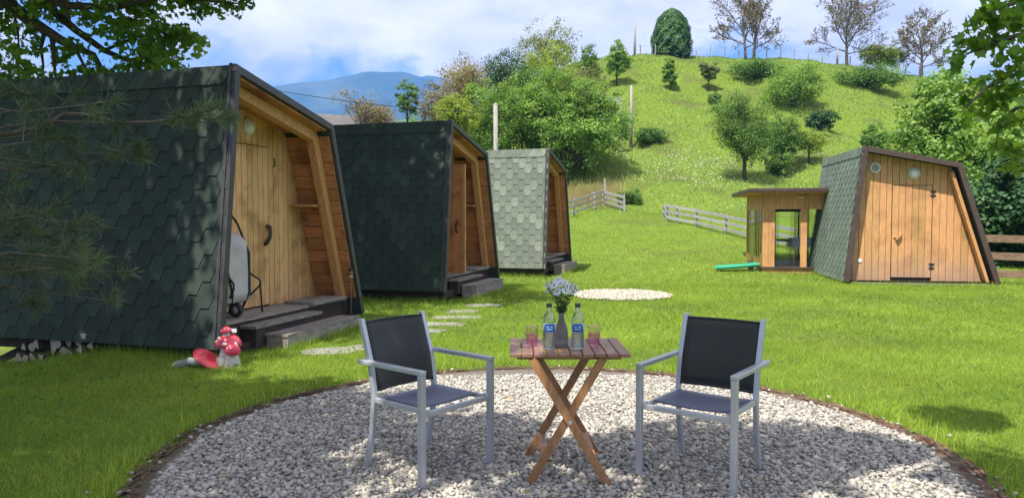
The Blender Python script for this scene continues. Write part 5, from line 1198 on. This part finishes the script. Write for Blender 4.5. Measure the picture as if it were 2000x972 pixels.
vis = [(1960, 15, 20, 50), (1990, 5, 22, 60), (1930, 30, 16, 36), (1985, 45, 20, 50), (1945, 60, 18, 44), (1905, 50, 14, 28), (1885, 85, 14, 30), (1870, 105, 12, 24), (1915, 90, 16, 40), (1955, 90, 18, 44), (1990, 95, 20, 50), (1870, 125, 9, 14), (1985, 130, 18, 40), (1940, 150, 14, 22), (1960, 175, 16, 36), (1915, 165, 12, 20), (1990, 175, 18, 40), (1890, 190, 12, 22), (1905, 215, 12, 22), (1935, 205, 14, 28), (1880, 235, 10, 16), (1970, 215, 14, 26), (1990, 240, 16, 36), (1960, 250, 12, 22), (1985, 290, 16, 30), (1955, 285, 10, 14), (1990, 325, 16, 30), (2030, 60, 30, 80), (2040, 150, 30, 80), (2040, 240, 30, 70), (2040, 330, 30, 60), (2040, -30, 30, 60), (1975, -20, 25, 40)]
pts = []; cv = []
for (u, v, sp, cnt) in vis:
    c = np.array(at(u, v, 3.15+rng.uniform(-.2, .2))-rb_); cnt = max(6, int(cnt*.62)); o = rng.normal(0, 1, (cnt, 3))*sp*3.15/F*.8; pts.append(c+o); cv.append(np.full(cnt, rng.uniform(0, 1)))
pts = np.concatenate(pts); cv = np.concatenate(cv)
V, Fc = leaves_np(pts, .049, LEAF_STAR, rng, None, .55, .9); link('crown', np_mesh('crown', V, Fc, False, np.clip(cv*.5+rng.uniform(0, .5, len(pts)), 0, 1)), M['lf_maple'], rt)

# ---- pine in the left foreground
pb = Vector((-5.3, 4.7, tz(-5.3, 4.7))); pt = empty('pine_tree', pb, 0, 'long needled pine reaching in from the left before cabin number 3', 'tree'); rng = np.random.RandomState(61); mb = MB(); tufts = []
mb.tube([(0, 0, -.3), (.02, 0, 2.5), (-.05, 0, 5.2), (0, 0, 7.6)], [.17, .14, .10, .03], 9)
def pbranch(P, r0, nt_, spread=.25):
    k = len(P); mb.tube(P, [max(r0*(1-.8*i/(k-1)), .004) for i in range(k)], 6, cap=False)
    for j in range(nt_):
        f = rng.uniform(.3, 1)*(k-1); i = min(int(f), k-2); p = P[i].lerp(P[i+1], f-i); d = (P[i+1]-P[i]).normalized()
        q = p + (d*rng.uniform(.1, .5) + Vector(rng.normal(0, 1, 3))*.6).normalized()*rng.uniform(.06, spread)
        mb.tube([p, p.lerp(q, .5)+Vector((0, 0, .01)), q], [.004, .0035, .0028], 4, cap=False); tufts.append((q, (q-p).normalized()))
    d = (P[-1]-P[-2]).normalized(); tufts.append((P[-1], d))
def ppath(l_, Y): return [at(u, v, Y+d)-pb for (u, v, d) in l_]
main = ppath([(-60, 272, 0), (0, 265, 0), (60, 252, 0), (100, 240, .05), (125, 222, .08), (170, 224, .1), (230, 240, .15), (300, 238, .2), (360, 228, .2), (420, 233, .2), (452, 228, .2)], 5.0); pbranch([Vector((.0, 0, main[0].z-.35))]+main, .022, 5, .10)
for (u, v) in ((388, 222), (400, 205), (425, 208), (440, 222), (450, 232), (372, 228), (382, 240), (345, 232)):
    q = at(u, v, 5.2)-pb; tufts.append((q, Vector((.6, 0, .4)).normalized()))
for (u, v) in ((268, 285), (270, 300), (285, 305)): tufts.append((at(u, v, 4.9)-pb, Vector((.1, -.8, .6)).normalized()))
pbranch(ppath([(130, 300, 0), (190, 300, .05), (235, 300, .05), (268, 285, -.1)], 5.0), .006, 1, .08)
pbranch(ppath([(-40, 330, 0), (15, 395, 0), (50, 440, 0), (110, 480, 0), (150, 492, 0)], 4.6), .012, 5, .14); pbranch(ppath([(50, 440, 0), (100, 445, 0), (150, 450, 0)], 4.6), .006, 3, .12)
pbranch(ppath([(100, 240, .05), (90, 215, 0), (60, 185, 0), (20, 170, 0)], 5.0), .007, 5, .12); pbranch(ppath([(100, 240, .05), (112, 268, 0), (150, 310, 0)], 5.0), .006, 4, .12)
for b in range(26):
    u = rng.uniform(20, 300)*(rng.uniform(.55, 1)); v = rng.uniform(185, 600); Y = rng.uniform(4.3, 5.6); e = at(u, v, Y)-pb; s = Vector((0, 0, e.z+rng.uniform(-.35, .1)))
    md = s.lerp(e, .55)+Vector((0, 0, rng.normal(0, .08))); m2 = s.lerp(e, .8)+Vector((0, 0, rng.normal(0, .05))); pbranch([s, md, m2, e], .012, rng.randint(3, 7), .2)
for b in range(46):
    a = rng.uniform(0, 6.283); z = rng.uniform(3.0, 7.2); R = rng.uniform(.5, 1)*2.5*(1-(z-2.5)/6.5); e = Vector((R*math.cos(a), R*math.sin(a), z+rng.uniform(0, .4))); s = Vector((0, 0, z-.2)); pbranch([s, s.lerp(e, .5)+Vector((0, 0, -.05)), e], .02, 13, .35)
mb.build('trunk', M['bark_pine'], pt)
TP = np.array([t[0] for t in tufts]); TD = np.array([t[1] for t in tufts]); k = 66; n = len(TP)
ba = rng.uniform(-.09, .02, (n, k, 1)); d = TD[:, None, :]*rng.uniform(.25, 1.0, (n, k, 1)) + rng.normal(0, .48, (n, k, 3)); d /= np.linalg.norm(d, axis=2, keepdims=True)
ln_ = rng.uniform(.06, .115, (n, k, 1)); b = TP[:, None, :] + TD[:, None, :]*ba; sd_ = np.cross(d, rng.normal(0, 1, (n, k, 3))); sd_ /= np.linalg.norm(sd_, axis=2, keepdims=True); wd = .0019
tip = b + d*ln_; V = np.stack([b-sd_*wd, b+sd_*wd, tip+sd_*wd*.6, tip-sd_*wd*.6], 2).reshape(-1, 3)
link('needles', np_mesh('needles', V, np.arange(len(V)).reshape(-1, 4), False, np.clip(np.repeat(rng.uniform(0, 1, n), k)*.6+rng.uniform(0, .4, n*k), 0, 1)), M['needle'], pt)

# ------------------------------------------------------------------ grass and meadow
def blades(X, Y, hgt, wid, rng, lean=.5):
    n = len(X); Z = terr(X, Y); a = rng.uniform(0, 6.283, n); l = hgt*rng.normal(0, lean, n); l2 = rng.uniform(0, 6.283, n)
    bx = np.cos(a)*wid; by = np.sin(a)*wid; tx_ = X + np.cos(l2)*np.abs(l); ty_ = Y + np.sin(l2)*np.abs(l)
    V = np.stack([np.c_[X-bx, Y-by, Z-.004], np.c_[X+bx, Y+by, Z-.004], np.c_[tx_, ty_, Z+hgt]], 1).reshape(-1, 3)
    return V, np.arange(n*3).reshape(n, 3)
def cabin_mask(X, Y):
    m = np.zeros(len(X), bool)
    for c in (cab1, cab2, cab3, cab4):
        t = c.rotation_euler.z; dx, dy = X-c.location.x, Y-c.location.y; a = dx*math.cos(t)+dy*math.sin(t); b = -dx*math.sin(t)+dy*math.cos(t)
        m |= (a > .12) & (a < W_-.1) & (b > .05) & (b < LEN)
        if c is not cab4: m |= (a > .76) & (a < 2.54) & (b > -.345) & (b <= .06)
    t = gth; dx, dy = X-gz.location.x, Y-gz.location.y; a = dx*math.cos(t)+dy*math.sin(t); b = -dx*math.sin(t)+dy*math.cos(t); m |= (a > 0) & (a < GS) & (b > 0) & (b < GS)
    for (x, y, wx, wy) in slab_xy: m |= (np.abs(X-x) < wx*.30) & (np.abs(Y-y) < wy*.13)
    m |= np.hypot(X-SC.x, Y-SC.y) < SR*(.94+.05*np.sin(np.arctan2(Y-SC.y, X-SC.x)*9))
    th = np.arctan2(Y-GC.y, X-GC.x); m |= np.hypot(X-GC.x, Y-GC.y) < GR+.05+.04*np.sin(th*13)+.03*np.sin(th*29+1)
    return m
def field(n, y0, y1, rng, slope=.80, marg=1.2):
    Y = np.sqrt(rng.uniform(y0**2, y1**2, n)); X = rng.uniform(-1, 1, n)*(slope*Y+marg); return X, Y
rng = np.random.RandomState(77); Vs, Fs, As = [], [], []; off = 0
def patchy(X, Y): return .5+.5*np.sin(X*1.7+1.1*np.sin(Y*1.3))*np.sin(Y*2.1+.9*np.sin(X*.9))
for (n, y0, y1, h, w_) in ((285000, 3.2, 9, .040, .0026), (240000, 9, 17, .046, .0046), (240000, 17, 40, .055, .0095)):
    X, Y = field(n, y0, y1, rng); m = ~cabin_mask(X, Y)
    # thinner, drier turf just outside the gravel border
    dg = np.hypot(X-GC.x, Y-GC.y)-GR; m &= (dg > .42) | (rng.uniform(0, 1, n) < .15+dg*1.6)
    X, Y = X[m], Y[m]; k = len(X); pa = patchy(X, Y); pf = .5+.5*np.sin(X*9.1+2.3*np.sin(Y*5.7))*np.sin(Y*8.3+1.9*np.sin(X*6.1)); hg = h*rng.uniform(.35, 1.4, k)*(.7+.35*pa+.35*pf); long_ = rng.uniform(0, 1, k) < .018; hg[long_] *= 1.6
    V, Fc = blades(X, Y, hg, w_*rng.uniform(.7, 1.3, k), rng, 1.05); Vs.append(V); Fs.append(Fc+off); off += len(V); pl = .5+.5*np.sin(X*.71+1.7*np.sin(Y*.43))*np.sin(Y*.57+1.3*np.sin(X*.61+2)); As.append(np.clip(.16*pa+.18*pf+.22*pl+.5*rng.uniform(0, 1, k)**1.3, 0, 1))
tag(link('grass', np_mesh('grass', np.concatenate(Vs), np.concatenate(Fs), False, np.concatenate(As)), M['grass']), 'short mown lawn grass between the cabins', 'grass', kind='stuff')
# clover and broad leaved weeds in the turf, longer tufts along the cabin feet and round the gravel, leaf litter
rng = np.random.RandomState(83)
cx0, cy0 = field(260, 3.4, 15, rng, .75, .5); X = np.repeat(cx0, 22)+rng.normal(0, .16, 260*22); Y = np.repeat(cy0, 22)+rng.normal(0, .16, 260*22); m = ~cabin_mask(X, Y); X, Y = X[m], Y[m]
V, Fc = leaves_np(np.c_[X, Y, terr(X, Y)+rng.uniform(.02, .05, len(X))], .034, LEAF_OVAL, rng, None, 1.6, 0)
tag(link('clover', np_mesh('clover', V, Fc, False, rng.uniform(0, 1, len(X))), leafmat('clover_leaf', (.06, .15, .03), (.11, .22, .05))), 'darker clover and broad leaved weeds scattered in the lawn', 'clover', kind='stuff')
xs, ys = [], []
for c in (cab1, cab2, cab3, cab4):
    b_ = rng.uniform(0, LEN, 1500); a_2 = .06-np.abs(rng.normal(0, .06, 1500)); t = c.rotation_euler.z; xs.append(c.location.x+a_2*math.cos(t)-b_*math.sin(t)); ys.append(c.location.y+a_2*math.sin(t)+b_*math.cos(t))
    a_2 = rng.uniform(.1, W_-.1, 900); b_ = -np.abs(rng.normal(0, .05, 900))-(.36 if c is not cab4 else .05); xs.append(c.location.x+a_2*math.cos(t)-b_*math.sin(t)); ys.append(c.location.y+a_2*math.sin(t)+b_*math.cos(t))
th = rng.uniform(0, 6.283, 3500); rr = GR+.14+np.abs(rng.normal(0, .09, 3500)); xs.append(GC.x+rr*np.cos(th)); ys.append(GC.y+rr*np.sin(th))
X, Y = np.concatenate(xs), np.concatenate(ys); m = Y > 3.3; X, Y = X[m], Y[m]; V, Fc = blades(X, Y, rng.uniform(.05, .15, len(X)), rng.uniform(.002, .0045, len(X)), rng, .45)
tag(link('long_grass', np_mesh('long_grass', V, Fc, False, rng.uniform(.1, 1, len(X))), M['grass']), 'longer grass left uncut along the cabin feet and the gravel edge', 'grass', kind='stuff')
n = 130; r_ = GR*np.sqrt(rng.uniform(0, 1, n)); th = rng.uniform(0, 6.283, n); V, Fc = leaves_np(np.c_[GC.x+r_*np.cos(th), GC.y+r_*np.sin(th), np.full(n, .05)], .038, LEAF_OVAL, rng, None, 2.5, 0)
tag(link('leaf_litter', np_mesh('leaf_litter', V, Fc, False, rng.uniform(0, 1, n)), M['hay']), 'small dry leaves fallen on the gravel', 'leaves', kind='stuff')
Vs, Fs, As = [], [], []; off = 0
X, Y = field(190000, 37, 84, rng, .85, 3)
k = len(X); pa = patchy(X*.35, Y*.35); hg = (.07+.10*smoothstep(Y, 37, 44))*rng.uniform(.5, 1.4, k)*(.6+.8*pa); V, Fc = blades(X, Y, hg, (.010+.0004*Y)*rng.uniform(.6, 1.3, k), rng, .6)
tag(link('meadow_grass', np_mesh('meadow_grass', V, Fc, False, np.clip(.45*pa+rng.uniform(0, .6, k), 0, 1)), M['meadow']), 'long meadow grass covering the hillside', 'grass', kind='stuff')
# dry tall grass left of the corner post
xs, ys = [], []
for u, v, n in ((1130, 395, 900), (1155, 385, 900), (1115, 400, 700), (1175, 378, 500)):
    x, y, _ = ray_ground(u, v); xs.append(x+rng.normal(0, .9, n)); ys.append(y+rng.normal(0, 1.0, n))
X, Y = np.concatenate(xs), np.concatenate(ys); V, Fc = blades(X, Y, rng.uniform(.5, 1.0, len(X)), np.full(len(X), .014), rng, .25)
tag(link('dry_grass', np_mesh('dry_grass', V, Fc, False, rng.uniform(0, 1, len(X))), M['hay']), 'tall straw coloured grass behind the left rail fence', 'grass', kind='stuff')
# wildflowers
xs, ys = [], []
for u, v, n, sx_, sy_ in ((1300, 318, 900, 2.6, 1.6), (1380, 330, 700, 3, 2), (1410, 360, 500, 2, 1.6), (1340, 350, 300, 3, 2), (1560, 335, 500, 3, 1.5), (1430, 300, 300, 4, 2), (1640, 300, 250, 4, 3), (1290, 395, 120, 3, 2), (1400, 400, 150, 3, 1.5), (1600, 200, 250, 8, 4), (1300, 165, 160, 8, 4), (1180, 330, 100, 2, 2), (1680, 180, 200, 7, 4), (1250, 225, 100, 5, 3)):
    x, y, _ = ray_ground(u, v); n = int(n*(1.3 if v < 345 and v > 290 else .7)); xs.append(x+rng.normal(0, sx_, n)); ys.append(y+rng.normal(0, sy_, n))
X, Y = np.concatenate(xs), np.concatenate(ys); c = np.c_[X, Y, terr(X, Y)+rng.uniform(.08, .25, len(X))]
hexo = np.array([(.5*math.cos(t), .5+.5*math.sin(t)) for t in np.linspace(0, 2*math.pi, 7)[:-1]]); V, Fc = leaves_np(c, .055, hexo, rng, None, 2.0, 0)
tag(link('wildflowers', np_mesh('wildflowers', V, Fc, False), M['wildflower']), 'white meadow flowers scattered over the hillside', 'flowers', kind='stuff')

# ------------------------------------------------------------------ haze
hm, ht, hp_, ho = new_mat('haze_air'); ht.nodes.remove(hp_); vv_ = ht.nodes.new('ShaderNodeVolumePrincipled'); vv_.inputs['Color'].default_value = (.17, .41, 1.0, 1); vv_.inputs['Density'].default_value = .00025; vv_.inputs['Anisotropy'].default_value = 0.0
ht.links.new(vv_.outputs[0], ho.inputs['Volume'])
zmin = float(GZ.min())-40
tag(MB().box((-6800, -6800, zmin), (6800, 6800, 900)).build('haze', hm), 'thin blue air between the lawn and the mountain', 'haze', kind='stuff')
